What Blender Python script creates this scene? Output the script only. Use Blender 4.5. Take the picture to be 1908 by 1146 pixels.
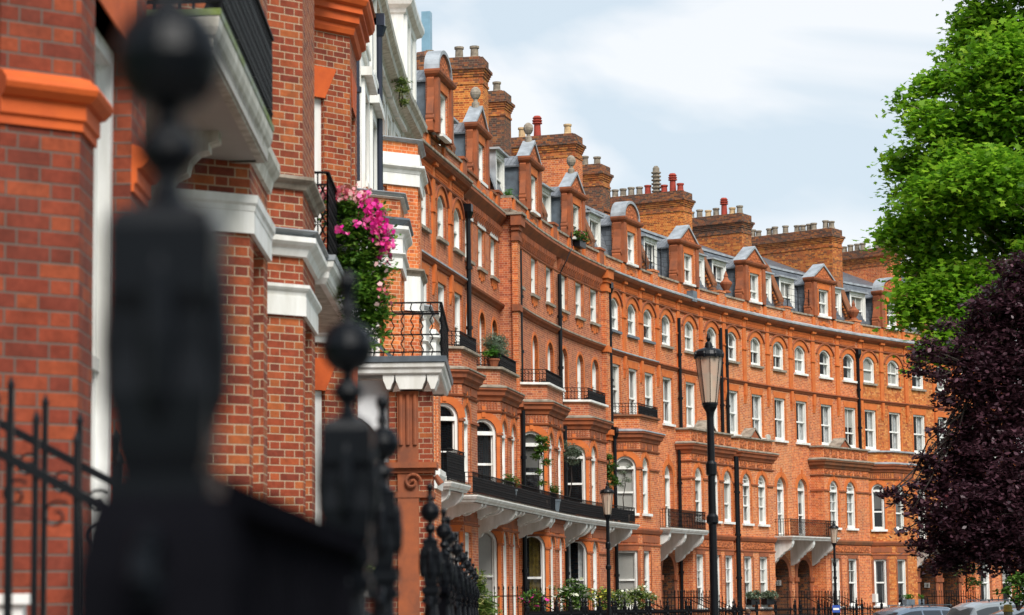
import bpy, math, random
import numpy as np
from mathutils import Matrix, Vector
R_=random.Random(7)
for o in list(bpy.data.objects): bpy.data.objects.remove(o)
sc=bpy.context.scene; col=sc.collection
# ---------------------------------------------------------------- camera
EYE=1.6; TILT=math.radians(7.13); ROLL=math.radians(0.7); FPX=4500.; WP,HP=1908,1146
cam=bpy.data.cameras.new('camera'); co=bpy.data.objects.new('camera',cam); col.objects.link(co); sc.camera=co
cam.sensor_width=36; cam.lens=FPX/WP*36; cam.clip_start=.05; cam.clip_end=3000
fw=Vector((0,math.cos(TILT),math.sin(TILT))); up=Vector((0,-math.sin(TILT),math.cos(TILT))); rt=Vector((1,0,0))
cr=rt*math.cos(ROLL)-up*math.sin(ROLL); cu=rt*math.sin(ROLL)+up*math.cos(ROLL)
m=Matrix((cr,cu,-fw)).transposed().to_4x4(); m.translation=Vector((0,0,EYE)); co.matrix_world=m
cam.dof.use_dof=True; cam.dof.focus_distance=88; cam.dof.aperture_fstop=4.2
# ---------------------------------------------------------------- world
w=bpy.data.worlds.new('World'); sc.world=w; w.use_nodes=True
nt=w.node_tree; N=nt.nodes; Lk=nt.links; N.clear()
SUN_EL=math.radians(48); SUN_AZ=math.radians(158)   # azimuth clockwise from +Y (behind right of the camera)
sky=N.new('ShaderNodeTexSky'); sky.sky_type='NISHITA'; sky.sun_disc=False; sky.sun_elevation=SUN_EL; sky.sun_rotation=SUN_AZ
bg=N.new('ShaderNodeBackground'); bg.inputs[1].default_value=.11; Lk.new(sky.outputs[0],bg.inputs[0])
tc=N.new('ShaderNodeTexCoord'); mp=N.new('ShaderNodeMapping'); mp.inputs['Scale'].default_value=(1,1,2.6); Lk.new(tc.outputs['Generated'],mp.inputs[0])
nz=N.new('ShaderNodeTexNoise'); nz.inputs['Scale'].default_value=5.2; nz.inputs['Detail'].default_value=5; nz.inputs['Roughness'].default_value=.48; nz.inputs['Distortion'].default_value=.5
mp.inputs['Location'].default_value=(.31,.2,.55)
Lk.new(mp.outputs[0],nz.inputs['Vector'])
cr1=N.new('ShaderNodeValToRGB'); e=cr1.color_ramp.elements; e[0].position=.42; e[0].color=(.325,.375,.415,1); e[1].position=.54; e[1].color=(.45,.46,.47,1)
sxy=N.new('ShaderNodeSeparateXYZ'); Lk.new(tc.outputs['Generated'],sxy.inputs[0]); ma=N.new('ShaderNodeMath'); ma.operation='MULTIPLY_ADD'; ma.inputs[1].default_value=-.55; ma.inputs[2].default_value=.115; Lk.new(sxy.outputs[2],ma.inputs[0]); mb_=N.new('ShaderNodeMath'); mb_.operation='ADD'; Lk.new(nz.outputs[0],mb_.inputs[0]); Lk.new(ma.outputs[0],mb_.inputs[1]); Lk.new(mb_.outputs[0],cr1.inputs[0])
bg2=N.new('ShaderNodeBackground'); bg2.inputs[1].default_value=1.0; Lk.new(cr1.outputs[0],bg2.inputs[0])
mx=N.new('ShaderNodeMixShader'); mx.inputs[0].default_value=.93; Lk.new(bg.outputs[0],mx.inputs[1]); Lk.new(bg2.outputs[0],mx.inputs[2])
wo=N.new('ShaderNodeOutputWorld'); Lk.new(mx.outputs[0],wo.inputs[0])
sl=bpy.data.lights.new('sun','SUN'); sl.energy=2.3; sl.angle=math.radians(28); sl.color=(1,.96,.9)
so=bpy.data.objects.new('sun',sl); col.objects.link(so)
sd=Vector((math.sin(SUN_AZ)*math.cos(SUN_EL),math.cos(SUN_AZ)*math.cos(SUN_EL),math.sin(SUN_EL)))
so.rotation_euler=sd.to_track_quat('Z','Y').to_euler(); so.location=(30,-30,60)
vs=sc.view_settings; vs.view_transform='Standard'; vs.look='None'; vs.gamma=1; vs.exposure=1.08; vs.use_curve_mapping=False
sc.cycles.max_bounces=6; sc.cycles.transparent_max_bounces=12; sc.cycles.use_denoising=True
# ---------------------------------------------------------------- materials
def newmat(name):
    m=bpy.data.materials.new(name); m.use_nodes=True; return m,m.node_tree.nodes,m.node_tree.links,m.node_tree.nodes['Principled BSDF']
def math_(nt,op,a,b=None,clamp=False):
    n=nt.nodes.new('ShaderNodeMath'); n.operation=op; n.use_clamp=clamp
    for i,x in enumerate((a,b)):
        if x is None: continue
        if isinstance(x,(int,float)): n.inputs[i].default_value=x
        else: nt.links.new(x,n.inputs[i])
    return n.outputs[0]
def bondgroup():
    g=bpy.data.node_groups.new('brick_bond','ShaderNodeTree')
    g.interface.new_socket('Mortar',in_out='OUTPUT',socket_type='NodeSocketFloat')
    g.interface.new_socket('Rand',in_out='OUTPUT',socket_type='NodeSocketFloat')
    g.interface.new_socket('Rand2',in_out='OUTPUT',socket_type='NodeSocketFloat')
    uv=g.nodes.new('ShaderNodeUVMap'); uv.uv_map='UVMap'
    sx=g.nodes.new('ShaderNodeSeparateXYZ'); g.links.new(uv.outputs[0],sx.inputs[0])
    M=lambda op,a,b=None,c=False: math_(g,op,a,b,c)
    u,v=sx.outputs[0],sx.outputs[1]
    rv=M('DIVIDE',v,.075); row=M('FLOOR',rv); fy=M('MULTIPLY',M('SUBTRACT',rv,row),.075)
    x=M('ADD',u,M('MULTIPLY',row,.16875)); p=M('DIVIDE',x,.3375); k=M('FLOOR',p); fx=M('MULTIPLY',M('SUBTRACT',p,k),.3375)
    isH=M('GREATER_THAN',fx,.225)
    ds=M('MINIMUM',fx,M('ABSOLUTE',M('SUBTRACT',fx,.225))); d=M('MINIMUM',ds,M('SUBTRACT',.3375,fx))
    dy=M('MINIMUM',fy,M('SUBTRACT',.075,fy)); dm=M('MINIMUM',d,dy)
    mort=M('SUBTRACT',1,M('DIVIDE',M('SUBTRACT',dm,.003),.003,True),True)
    cv=g.nodes.new('ShaderNodeCombineXYZ'); g.links.new(M('ADD',M('MULTIPLY',k,2),isH),cv.inputs[0]); g.links.new(row,cv.inputs[1])
    wn=g.nodes.new('ShaderNodeTexWhiteNoise'); wn.noise_dimensions='2D'; g.links.new(cv.outputs[0],wn.inputs[0])
    sc_=g.nodes.new('ShaderNodeSeparateColor'); g.links.new(wn.outputs[1],sc_.inputs[0])
    go=g.nodes.new('NodeGroupOutput')
    g.links.new(mort,go.inputs[0]); g.links.new(wn.outputs[0],go.inputs[1]); g.links.new(sc_.outputs[1],go.inputs[2])
    return g
BG=bondgroup()
def brick(name,cols,mortar,dirt=(.09,.06,.045),dirtamt=.35,mfac=1.,rough=.85):
    m,N,L,b=newmat(name); nt=m.node_tree
    g=N.new('ShaderNodeGroup'); g.node_tree=BG
    r=N.new('ShaderNodeValToRGB'); r.color_ramp.interpolation='CONSTANT'; el=r.color_ramp.elements
    n=len(cols)
    while len(el)<n: el.new(.5)
    for i,c in enumerate(cols): el[i].position=i/n; el[i].color=(*c,1)
    L.new(g.outputs[1],r.inputs[0])
    t=N.new('ShaderNodeTexCoord')
    nz=N.new('ShaderNodeTexNoise'); nz.inputs['Scale'].default_value=.55; nz.inputs['Detail'].default_value=6; nz.inputs['Roughness'].default_value=.62; L.new(t.outputs['Object'],nz.inputs[0])
    n2=N.new('ShaderNodeTexNoise'); n2.inputs['Scale'].default_value=30; n2.inputs['Detail'].default_value=3; L.new(t.outputs['Object'],n2.inputs[0])
    f=math_(nt,'MULTIPLY',math_(nt,'SUBTRACT',nz.outputs[0],.44),3.2,True)
    f=math_(nt,'MULTIPLY',f,dirtamt)
    mx0=N.new('ShaderNodeMix'); mx0.data_type='RGBA'; mx0.blend_type='MULTIPLY'; mx0.inputs[0].default_value=1
    L.new(r.outputs[0],mx0.inputs[6])
    v=math_(nt,'ADD',math_(nt,'MULTIPLY',n2.outputs[0],.7),.65)
    n3=N.new('ShaderNodeTexNoise'); n3.inputs['Scale'].default_value=7; n3.inputs['Detail'].default_value=4; L.new(t.outputs['Object'],n3.inputs[0]); v=math_(nt,'MULTIPLY',v,math_(nt,'ADD',math_(nt,'MULTIPLY',n3.outputs[0],1.1),.45))
    ms=N.new('ShaderNodeMapping'); ms.inputs['Scale'].default_value=(2.6,2.6,.22); L.new(t.outputs['Object'],ms.inputs[0]); n4=N.new('ShaderNodeTexNoise'); n4.inputs['Scale'].default_value=1; n4.inputs['Detail'].default_value=5; L.new(ms.outputs[0],n4.inputs[0]); f=math_(nt,'ADD',f,math_(nt,'MULTIPLY',math_(nt,'MULTIPLY',math_(nt,'SUBTRACT',n4.outputs[0],.52),4.,True),dirtamt*.7))
    cc=N.new('ShaderNodeCombineColor'); [L.new(v,cc.inputs[i]) for i in range(3)]; L.new(cc.outputs[0],mx0.inputs[7])
    mx1=N.new('ShaderNodeMix'); mx1.data_type='RGBA'; L.new(f,mx1.inputs[0]); L.new(mx0.outputs[2],mx1.inputs[6]); mx1.inputs[7].default_value=(*dirt,1)
    mx2=N.new('ShaderNodeMix'); mx2.data_type='RGBA'; L.new(math_(nt,'MULTIPLY',g.outputs[0],mfac),mx2.inputs[0]); L.new(mx1.outputs[2],mx2.inputs[6]); mx2.inputs[7].default_value=(*mortar,1)
    L.new(mx2.outputs[2],b.inputs['Base Color']); b.inputs['Roughness'].default_value=rough; b.inputs['Specular IOR Level'].default_value=.25
    bp=N.new('ShaderNodeBump'); bp.inputs['Strength'].default_value=.5; bp.inputs['Distance'].default_value=.006
    L.new(math_(nt,'SUBTRACT',n2.outputs[0],math_(nt,'MULTIPLY',g.outputs[0],1.2)),bp.inputs['Height']); L.new(bp.outputs[0],b.inputs['Normal'])
    return m
def plain(name,c,rough=.6,spec=.3,var=.25,scale=3.,c2=None,bump=.15,metal=0,fine=40.,coat=0,streak=0):
    m,N,L,b=newmat(name); nt=m.node_tree
    t=N.new('ShaderNodeTexCoord'); nz=N.new('ShaderNodeTexNoise'); nz.inputs['Scale'].default_value=scale; nz.inputs['Detail'].default_value=7; nz.inputs['Roughness'].default_value=.65
    L.new(t.outputs['Object'],nz.inputs[0])
    if streak:
        mp_=N.new('ShaderNodeMapping'); mp_.inputs['Scale'].default_value=(2.2,2.2,.45); L.new(t.outputs['Object'],mp_.inputs[0]); L.new(mp_.outputs[0],nz.inputs[0])
    mx=N.new('ShaderNodeMix'); mx.data_type='RGBA'; c2=c2 or tuple(x*(1-var) for x in c)
    L.new(math_(nt,'MULTIPLY',math_(nt,'SUBTRACT',nz.outputs[0],.36),3.2,True),mx.inputs[0]); mx.inputs[6].default_value=(*c,1); mx.inputs[7].default_value=(*c2,1)
    L.new(mx.outputs[2],b.inputs['Base Color']); b.inputs['Roughness'].default_value=rough; b.inputs['Specular IOR Level'].default_value=spec; b.inputs['Metallic'].default_value=metal
    if coat: b.inputs['Coat Weight'].default_value=coat; b.inputs['Coat Roughness'].default_value=.06
    if bump:
        n2=N.new('ShaderNodeTexNoise'); n2.inputs['Scale'].default_value=fine; n2.inputs['Detail'].default_value=3; L.new(t.outputs['Object'],n2.inputs[0])
        bp=N.new('ShaderNodeBump'); bp.inputs['Strength'].default_value=bump; bp.inputs['Distance'].default_value=.01; L.new(n2.outputs[0],bp.inputs['Height']); L.new(bp.outputs[0],b.inputs['Normal'])
    return m
def slatemat(name,c1,c2,bw=.3,rh=.2):
    m,N,L,b=newmat(name)
    uv=N.new('ShaderNodeUVMap'); uv.uv_map='UVMap'
    br=N.new('ShaderNodeTexBrick'); br.inputs['Scale'].default_value=1; br.inputs['Brick Width'].default_value=bw; br.inputs['Row Height'].default_value=rh; br.inputs['Mortar Size'].default_value=.008
    br.inputs['Color1'].default_value=(*c1,1); br.inputs['Color2'].default_value=(*c2,1); br.inputs['Mortar'].default_value=(.03,.035,.04,1)
    L.new(uv.outputs[0],br.inputs[0]); L.new(br.outputs[0],b.inputs['Base Color']); b.inputs['Roughness'].default_value=.45
    bp=N.new('ShaderNodeBump'); bp.inputs['Strength'].default_value=.6; bp.inputs['Distance'].default_value=.01; bp.invert=True; L.new(br.outputs[1],bp.inputs['Height']); L.new(bp.outputs[0],b.inputs['Normal'])
    return m
def carvedmat(name,c,c2,scale=9.):
    m,N,L,b=newmat(name)
    t=N.new('ShaderNodeTexCoord'); vo=N.new('ShaderNodeTexVoronoi'); vo.inputs['Scale'].default_value=scale; L.new(t.outputs['Object'],vo.inputs[0])
    mx=N.new('ShaderNodeMix'); mx.data_type='RGBA'; mx.inputs[6].default_value=(*c,1); mx.inputs[7].default_value=(*c2,1); L.new(vo.outputs[0],mx.inputs[0]); L.new(mx.outputs[2],b.inputs['Base Color'])
    bp=N.new('ShaderNodeBump'); bp.inputs['Strength'].default_value=1; bp.inputs['Distance'].default_value=.05; L.new(vo.outputs[0],bp.inputs['Height']); L.new(bp.outputs[0],b.inputs['Normal']); b.inputs['Roughness'].default_value=.85
    return m
def glassmat(name,tint=(.02,.025,.03),tr=.74):
    m,N,L,b=newmat(name); out=N['Material Output']
    b.inputs['Base Color'].default_value=(*tint,1); b.inputs['Roughness'].default_value=.05; b.inputs['Specular IOR Level'].default_value=.8
    t=N.new('ShaderNodeBsdfTransparent'); mx=N.new('ShaderNodeMixShader'); mx.inputs[0].default_value=tr; L.new(b.outputs[0],mx.inputs[1]); L.new(t.outputs[0],mx.inputs[2]); L.new(mx.outputs[0],out.inputs[0])
    tc=N.new('ShaderNodeTexCoord'); nz=N.new('ShaderNodeTexNoise'); nz.inputs['Scale'].default_value=1.5; L.new(tc.outputs['Object'],nz.inputs[0])
    bp=N.new('ShaderNodeBump'); bp.inputs['Strength'].default_value=.08; bp.inputs['Distance'].default_value=.05; L.new(nz.outputs[0],bp.inputs['Height']); L.new(bp.outputs[0],b.inputs['Normal'])
    return m
def leafmat(name,cols,trans=.35,rough=.5):
    m,N,L,b=newmat(name); out=N['Material Output']
    gi=N.new('ShaderNodeUVMap'); gi.uv_map='UVMap'; sx=N.new('ShaderNodeSeparateXYZ'); L.new(gi.outputs[0],sx.inputs[0])
    r=N.new('ShaderNodeValToRGB'); el=r.color_ramp.elements
    while len(el)<len(cols): el.new(.5)
    for i,(p,c) in enumerate(cols): el[i].position=p; el[i].color=(*c,1)
    L.new(sx.outputs[0],r.inputs[0]); L.new(r.outputs[0],b.inputs['Base Color']); b.inputs['Roughness'].default_value=rough; b.inputs['Specular IOR Level'].default_value=.35
    tr=N.new('ShaderNodeBsdfTranslucent'); L.new(r.outputs[0],tr.inputs[0]); mx=N.new('ShaderNodeMixShader'); mx.inputs[0].default_value=trans
    L.new(b.outputs[0],mx.inputs[1]); L.new(tr.outputs[0],mx.inputs[2]); L.new(mx.outputs[0],out.inputs[0]); return m
MT=dict(
 brick=brick('orange_brick',[(.60,.155,.044),(.53,.125,.036),(.63,.19,.055),(.42,.09,.03),(.56,.14,.04)],(.70,.55,.36),dirtamt=.38,mfac=.7),
 brickA=brick('red_orange_brick',[(.47,.13,.054),(.41,.105,.044),(.51,.155,.06),(.32,.075,.036),(.45,.12,.048)],(.62,.47,.32),dirtamt=.4,mfac=.7),
 brickB=brick('bright_orange_brick',[(.61,.18,.053),(.55,.15,.044),(.65,.21,.062),(.45,.11,.036),(.58,.165,.048)],(.72,.58,.40),dirtamt=.35,mfac=.75),
 brickyel=brick('stock_brick',[(.58,.21,.055),(.50,.15,.035),(.62,.25,.08),(.40,.10,.03),(.55,.18,.045)],(.16,.10,.06),dirtamt=.25,mfac=.55),
 bricknear=brick('red_brick',[(.27,.054,.021),(.22,.042,.018),(.31,.068,.023),(.17,.034,.018),(.34,.09,.027),(.25,.048,.02)],(.43,.33,.22),dirtamt=.22),
 bricknear2=brick('red_brick_grey_joint',[(.21,.040,.018),(.175,.033,.017),(.25,.052,.02),(.15,.030,.017),(.225,.045,.019)],(.115,.095,.08),dirtamt=.22),
 brickdark=brick('sooty_and_shaded_brick',[(.14,.05,.028),(.09,.04,.026),(.20,.06,.025),(.07,.04,.03),(.26,.09,.03)],(.22,.17,.12),dirtamt=.45,mfac=.8),  # soot on roofs and stacks; also painted shade inside the door recesses
 brickchim=brick('chimney_brick',[(.42,.12,.03),(.30,.07,.022),(.48,.17,.04),(.18,.06,.028),(.36,.09,.024)],(.48,.27,.10),dirtamt=.4,mfac=.7),
 brickgold=brick('golden_brick',[(.50,.14,.03),(.36,.08,.022),(.55,.18,.04),(.24,.06,.02),(.45,.11,.026)],(.75,.42,.12),dirtamt=.15),
 orange=plain('rubbed_brick',(.60,.165,.042),.8,.2,.3,2.5,c2=(.47,.115,.032)),
 terra=plain('terracotta',(.36,.105,.042),.8,.2,.35,2.,c2=(.19,.07,.04)),
 terradk=plain('weathered_terracotta',(.27,.095,.04),.85,.2,.45,2.,c2=(.12,.07,.045)),
 terranear=plain('moulded_brick',(.58,.105,.018),.7,.3,.3,2.5,c2=(.42,.07,.016)),
 carved=carvedmat('carved_terracotta',(.16,.035,.012),(.58,.16,.04)),
 stone=plain('weathered_stone',(.36,.31,.25),.85,.2,.5,4.,c2=(.15,.12,.09)),
 lead=plain('lead_sheet',(.36,.39,.42),.5,.5,.4,2.5,c2=(.20,.215,.23)),
 leaddk=plain('dark_lead',(.13,.16,.19),.45,.5,.4,3.,c2=(.07,.085,.10)),
 slate=slatemat('slate',(.12,.135,.155),(.075,.085,.10)),
 slatelt=slatemat('pale_slate',(.20,.215,.235),(.14,.15,.165),.35,.16),
 white=plain('white_paint',(.82,.82,.80),.45,.35,.08,1.6,c2=(.60,.59,.54),bump=.08,streak=1),
 cream=plain('old_white_paint',(.62,.60,.54),.6,.3,.3,3.,c2=(.30,.28,.22),streak=1),
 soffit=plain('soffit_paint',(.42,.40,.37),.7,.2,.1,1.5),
 black=plain('black_iron_paint',(.004,.005,.007),.36,.22,.3,6.,bump=.05),
 bars=plain('matt_black_bar',(.006,.006,.008),.9,.0,.3,6.,bump=0),
 newel=plain('gloss_black_newel',(.003,.004,.006),.34,.14,.3,6.,bump=.03),
 iron=plain('railing_iron_paint',(.004,.0045,.006),.55,.12,.3,6.,bump=0),
 navy=plain('navy_pipe_paint',(.012,.016,.035),.35,.5,.3,6.,bump=.05),
 glass=glassmat('window_glass'), glassdk=glassmat('dark_window_glass',(.01,.012,.015),.4),
 curtain=plain('net_curtain',(.72,.73,.72),.9,.1,.25,6.,c2=(.40,.42,.42)),
 blind=plain('roller_blind',(.50,.49,.45),.9,.1,.1,2.),
 yellow=plain('mustard_curtain',(.62,.44,.05),.9,.1,.5,9.,c2=(.24,.17,.02)),
 pot=plain('buff_chimney_pot',(.60,.42,.22),.8,.2,.3,6.,c2=(.36,.25,.15)),
 potred=plain('red_chimney_pot',(.35,.05,.03),.7,.3,.3,6.),
 potgrey=plain('sooty_chimney_pot',(.30,.25,.19),.85,.2,.4,6.,c2=(.12,.10,.08)),
 bark=plain('plane_bark',(.16,.13,.09),.9,.1,.5,4.,c2=(.30,.28,.20)),
 barkdk=plain('dark_bark',(.05,.04,.035),.9,.1,.3,4.),
 asphalt=plain('asphalt',(.05,.05,.052),.9,.2,.25,2.), paving=plain('paving_stone',(.26,.25,.23),.85,.2,.25,1.5), kerb=plain('granite_kerb',(.33,.32,.31),.8,.2,.3,6.),
 grass=plain('lawn_grass',(.05,.12,.02),.9,.1,.4,3.),
 door=plain('grey_door_paint',(.10,.12,.13),.5,.4,.2,3.),
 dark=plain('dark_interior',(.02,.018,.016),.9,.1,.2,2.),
 render=plain('pale_render',(.78,.80,.82),.7,.2,.12,1.5),
 bluesteel=plain('galvanised_flue',(.25,.42,.52),.35,.5,.2,3.,metal=.5),
)
# ---------------------------------------------------------------- mesh building in (s, v, z): s along the wall, v out from it
RC=Vector((85.4,64.2)); RAD=86.7; S0=16.
def mapD(s,v,z):
    if s>=S0:
        th=s/RAD; r=RAD-v; return (RC.x-r*math.cos(th),RC.y+r*math.sin(th),z)
    th=S0/RAD; c,sn=math.cos(th),math.sin(th); d=s-S0
    return (RC.x-(RAD-v)*c+d*sn, RC.y+(RAD-v)*sn+d*c, z)
NX=[(-20,-2.98),(8,-2.98),(25,-3.15),(45,-3.2),(55,-3.15),(60,-3.05),(64.4,-2.8),(70,-2.6)]
def mapN(s,v,z): return (float(np.interp(s,[a for a,b in NX],[b for a,b in NX]))+v, s, z)
def mapI(x,y,z): return (x,y,z)
def lerp(a,b,t): return a+(b-a)*t
class MB:
    def cut(s): s.marks=getattr(s,'marks',[])+[len(s.F)]
    def build_each(s,name,mats,parent,**kw):
        mk=sorted(set([0]+getattr(s,'marks',[])+[len(s.F)])); vi=0; out=[]
        for a,b in zip(mk,mk[1:]):
            q=MB(s.fn); off=0
            for f in range(a,b):
                k=len(s.F[f]); q.F.append(tuple(range(off,off+k))); off+=k; i0=s.F[f][0]; q.V+=s.V[i0:i0+k]; q.U+=s.U[i0:i0+k]; q.M.append(s.M[f])
            out.append(q.build(name,mats,parent,**kw))
        return out
    def __init__(s,fn=mapI): s.V=[];s.F=[];s.U=[];s.M=[];s.fn=fn;s.smooth=False
    def poly(s,pts,uv=None,m=0):
        if uv is None:
            P=[Vector(p) for p in pts]; n=Vector((0,0,0))
            for i in range(len(P)): a,b=P[i],P[(i+1)%len(P)]; n+=a.cross(b)
            if n.length<1e-12: return
            n.normalize()
            if abs(n.z)>.75: uv=[(p.x,p.y) for p in P]
            else:
                t=Vector((-n.y,n.x,0)); t.normalize(); q=math.sqrt(max(1e-6,1-n.z*n.z))
                if t.x<0 or (abs(t.x)<1e-6 and t.y<0): t=-t
                uv=[(p.dot(t),p.z/q) for p in P]
        i0=len(s.V); s.V+= [tuple(p) for p in pts]; s.F.append(tuple(range(i0,i0+len(pts)))); s.U+=list(uv); s.M.append(m)
    def quad(s,a,b,c,d,m=0): s.poly((a,b,c,d),None,m)
    def box(s,a0,a1,b0,b1,c0,c1,m=0,step=1.5):
        n=max(1,int(math.ceil(abs(a1-a0)/step))) if s.fn is not mapI else 1
        for i in range(n):
            x0=lerp(a0,a1,i/n);x1=lerp(a0,a1,(i+1)/n)
            s.quad((x0,b1,c0),(x1,b1,c0),(x1,b1,c1),(x0,b1,c1),m); s.quad((x0,b0,c0),(x1,b0,c0),(x1,b0,c1),(x0,b0,c1),m)
            s.quad((x0,b0,c1),(x1,b0,c1),(x1,b1,c1),(x0,b1,c1),m); s.quad((x0,b0,c0),(x1,b0,c0),(x1,b1,c0),(x0,b1,c0),m)
        s.quad((a0,b0,c0),(a0,b1,c0),(a0,b1,c1),(a0,b0,c1),m); s.quad((a1,b0,c0),(a1,b1,c0),(a1,b1,c1),(a1,b0,c1),m)
    def prism(s,pts,axis,h0,h1,m=0,cap=True,step=1.5):
        """extrude a closed 2D outline along axis 's','v' or 'z' between h0 and h1"""
        f={'s':lambda p,h:(h,p[0],p[1]),'v':lambda p,h:(p[0],h,p[1]),'z':lambda p,h:(p[0],p[1],h)}[axis]
        k=max(1,int(math.ceil(abs(h1-h0)/step))) if (axis=='s' and s.fn is not mapI) else 1
        for j in range(k):
            a=lerp(h0,h1,j/k);b=lerp(h0,h1,(j+1)/k)
            for i in range(len(pts)):
                p,q=pts[i],pts[(i+1)%len(pts)]; s.quad(f(p,a),f(q,a),f(q,b),f(p,b),m)
        if cap: s.poly([f(p,h0) for p in pts],None,m); s.poly([f(p,h1) for p in pts],None,m)
    def mould(s,path,prof,m=0,caps=True):
        """sweep profile [(out,z)] along plan path [(s,v)], outward = left-hand normal (towards +v when going +s)"""
        P=[Vector(p) for p in path]
        PP=[P[0]]
        for a,b in zip(P,P[1:]):
            k=max(1,int(math.ceil((b-a).length/1.5)))
            for i in range(1,k+1): PP.append(a.lerp(b,i/k))
        P=PP; nrm=[]
        for i in range(len(P)):
            ds=[]
            if i>0: ds.append((P[i]-P[i-1]).normalized())
            if i<len(P)-1: ds.append((P[i+1]-P[i]).normalized())
            ns=[Vector((-d.y,d.x)) for d in ds]; n=sum(ns,Vector((0,0)))/len(ns)
            nrm.append(n/max(.3,n.length_squared))
        def pt(i,q): return (P[i].x+nrm[i].x*q[0],P[i].y+nrm[i].y*q[0],q[1])
        for i in range(len(P)-1):
            for a,b in zip(prof,prof[1:]): s.quad(pt(i,a),pt(i+1,a),pt(i+1,b),pt(i,b),m)
        if caps:
            for i in (0,len(P)-1): s.poly([pt(i,q) for q in prof],None,m)
    def tube(s,a,b,r,n=8,m=0,r2=None,cap=True):
        a=Vector(a);b=Vector(b);d=(b-a).normalized(); x=d.orthogonal().normalized(); y=d.cross(x); r2=r if r2 is None else r2
        ca=[a+(x*math.cos(t)+y*math.sin(t))*r for t in [2*math.pi*i/n for i in range(n)]]
        cb=[b+(x*math.cos(t)+y*math.sin(t))*r2 for t in [2*math.pi*i/n for i in range(n)]]
        for i in range(n): j=(i+1)%n; s.quad(ca[i],ca[j],cb[j],cb[i],m)
        if cap: s.poly(ca,None,m); s.poly(cb,None,m)
    def lathe(s,c,prof,n=12,m=0,sq=False):
        """prof [(r,z)] about vertical axis at c (x,y)"""
        rings=[]
        for r,z in prof:
            rr=r*(math.sqrt(2) if sq else 1)
            rings.append([(c[0]+rr*math.cos(2*math.pi*(i+(.5 if sq else 0))/n),c[1]+rr*math.sin(2*math.pi*(i+(.5 if sq else 0))/n),z) for i in range(n)])
        for A,B in zip(rings,rings[1:]):
            for i in range(n): j=(i+1)%n; s.quad(A[i],A[j],B[j],B[i],m)
        s.poly(rings[0],None,m); s.poly(rings[-1],None,m)
    def bar(s,a,b,t,m=0,t2=None):
        """square bar between two points"""
        a=Vector(a);b=Vector(b);d=(b-a)
        if d.length<1e-6: return
        d.normalize(); x=Vector((0,0,1)).cross(d)
        if x.length<.1: x=Vector((1,0,0))
        x.normalize(); y=d.cross(x); t2=t if t2 is None else t2
        c=[x*t/2+y*t2/2,-x*t/2+y*t2/2,-x*t/2-y*t2/2,x*t/2-y*t2/2]
        for i in range(4): j=(i+1)%4; s.quad(a+c[i],a+c[j],b+c[j],b+c[i],m)
        s.poly([a+k for k in c],None,m); s.poly([b+k for k in c],None,m)
    def build(s,name,mats,parent=None,label=None,**kw):
        if not s.F: return None
        W=[Vector(s.fn(*p)) for p in s.V]
        if parent is None:
            xs=[p.x for p in W];ys=[p.y for p in W];zs=[p.z for p in W]; org=Vector(((min(xs)+max(xs))/2,(min(ys)+max(ys))/2,min(zs)))
        else: org=wloc(parent)
        me=bpy.data.meshes.new(name); me.from_pydata([tuple(p-org) for p in W],[],s.F); me.update()
        uvl=me.uv_layers.new(name='UVMap'); uvl.data.foreach_set('uv',[c for u in s.U for c in u])
        if not isinstance(mats,(list,tuple)): mats=[mats]
        for mt in mats: me.materials.append(MT[mt])
        if len(mats)>1: me.polygons.foreach_set('material_index',s.M)
        if s.smooth: me.polygons.foreach_set('use_smooth',[True]*len(s.F)); 
        o=bpy.data.objects.new(name,me); col.objects.link(o)
        if parent is None: o.location=org
        else: o.parent=parent; LOC[o.name]=org
        if label: o['label']=label
        for k,v in kw.items(): o[k]=v
        return o
LOC={}
def wloc(o): return LOC[o.name]
def thing(name,label,cat,loc,group=None):
    o=bpy.data.objects.new(name,None); o.empty_display_size=.5; col.objects.link(o); o.location=loc; LOC[o.name]=Vector(loc)
    o['label']=label; o['category']=cat
    if group: o['group']=group
    return o
def tag(o,label,cat,group=None):
    o['label']=label;o['category']=cat
    if group:o['group']=group
    return o
# ---------------------------------------------------------------- walls with openings
class Face:
    """vertical wall face in plan from p0 to p1, (a,d,z): a along, d outward"""
    def __init__(s,p0,p1):
        s.p=Vector(p0); q=Vector(p1)-s.p; s.L=q.length; s.t=q.normalized(); s.n=Vector((-s.t.y,s.t.x))
    def __call__(s,a,d,z): p=s.p+s.t*a+s.n*d; return (p.x,p.y,z)
def arch_pts(a,b,z1,rise,n=10):
    """points along an arch from (a) to (b), crown z1"""
    if rise<=0: return [(a,z1),(b,z1)]
    w=(b-a)/2; xm=(a+b)/2; rise=min(rise,w); R=(w*w+rise*rise)/(2*rise); cz=z1-R; t0=math.asin(min(1,w/R)); 
    return [(xm+R*math.sin(t),cz+R*math.cos(t)) for t in [lerp(-t0,t0,i/n) for i in range(n+1)]]
def outline(op,inset=0.):
    a,b,z0,z1=op['a']+inset,op['b']-inset,op['z0']+inset,op['z1']-inset; r=op.get('rise',0)
    if r>0: r=r-inset*.0 if r<(op['b']-op['a'])/2-.01 else (b-a)/2
    return [(a,z0)]+arch_pts(a,b,z1,r)+[(b,z0)]
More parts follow.
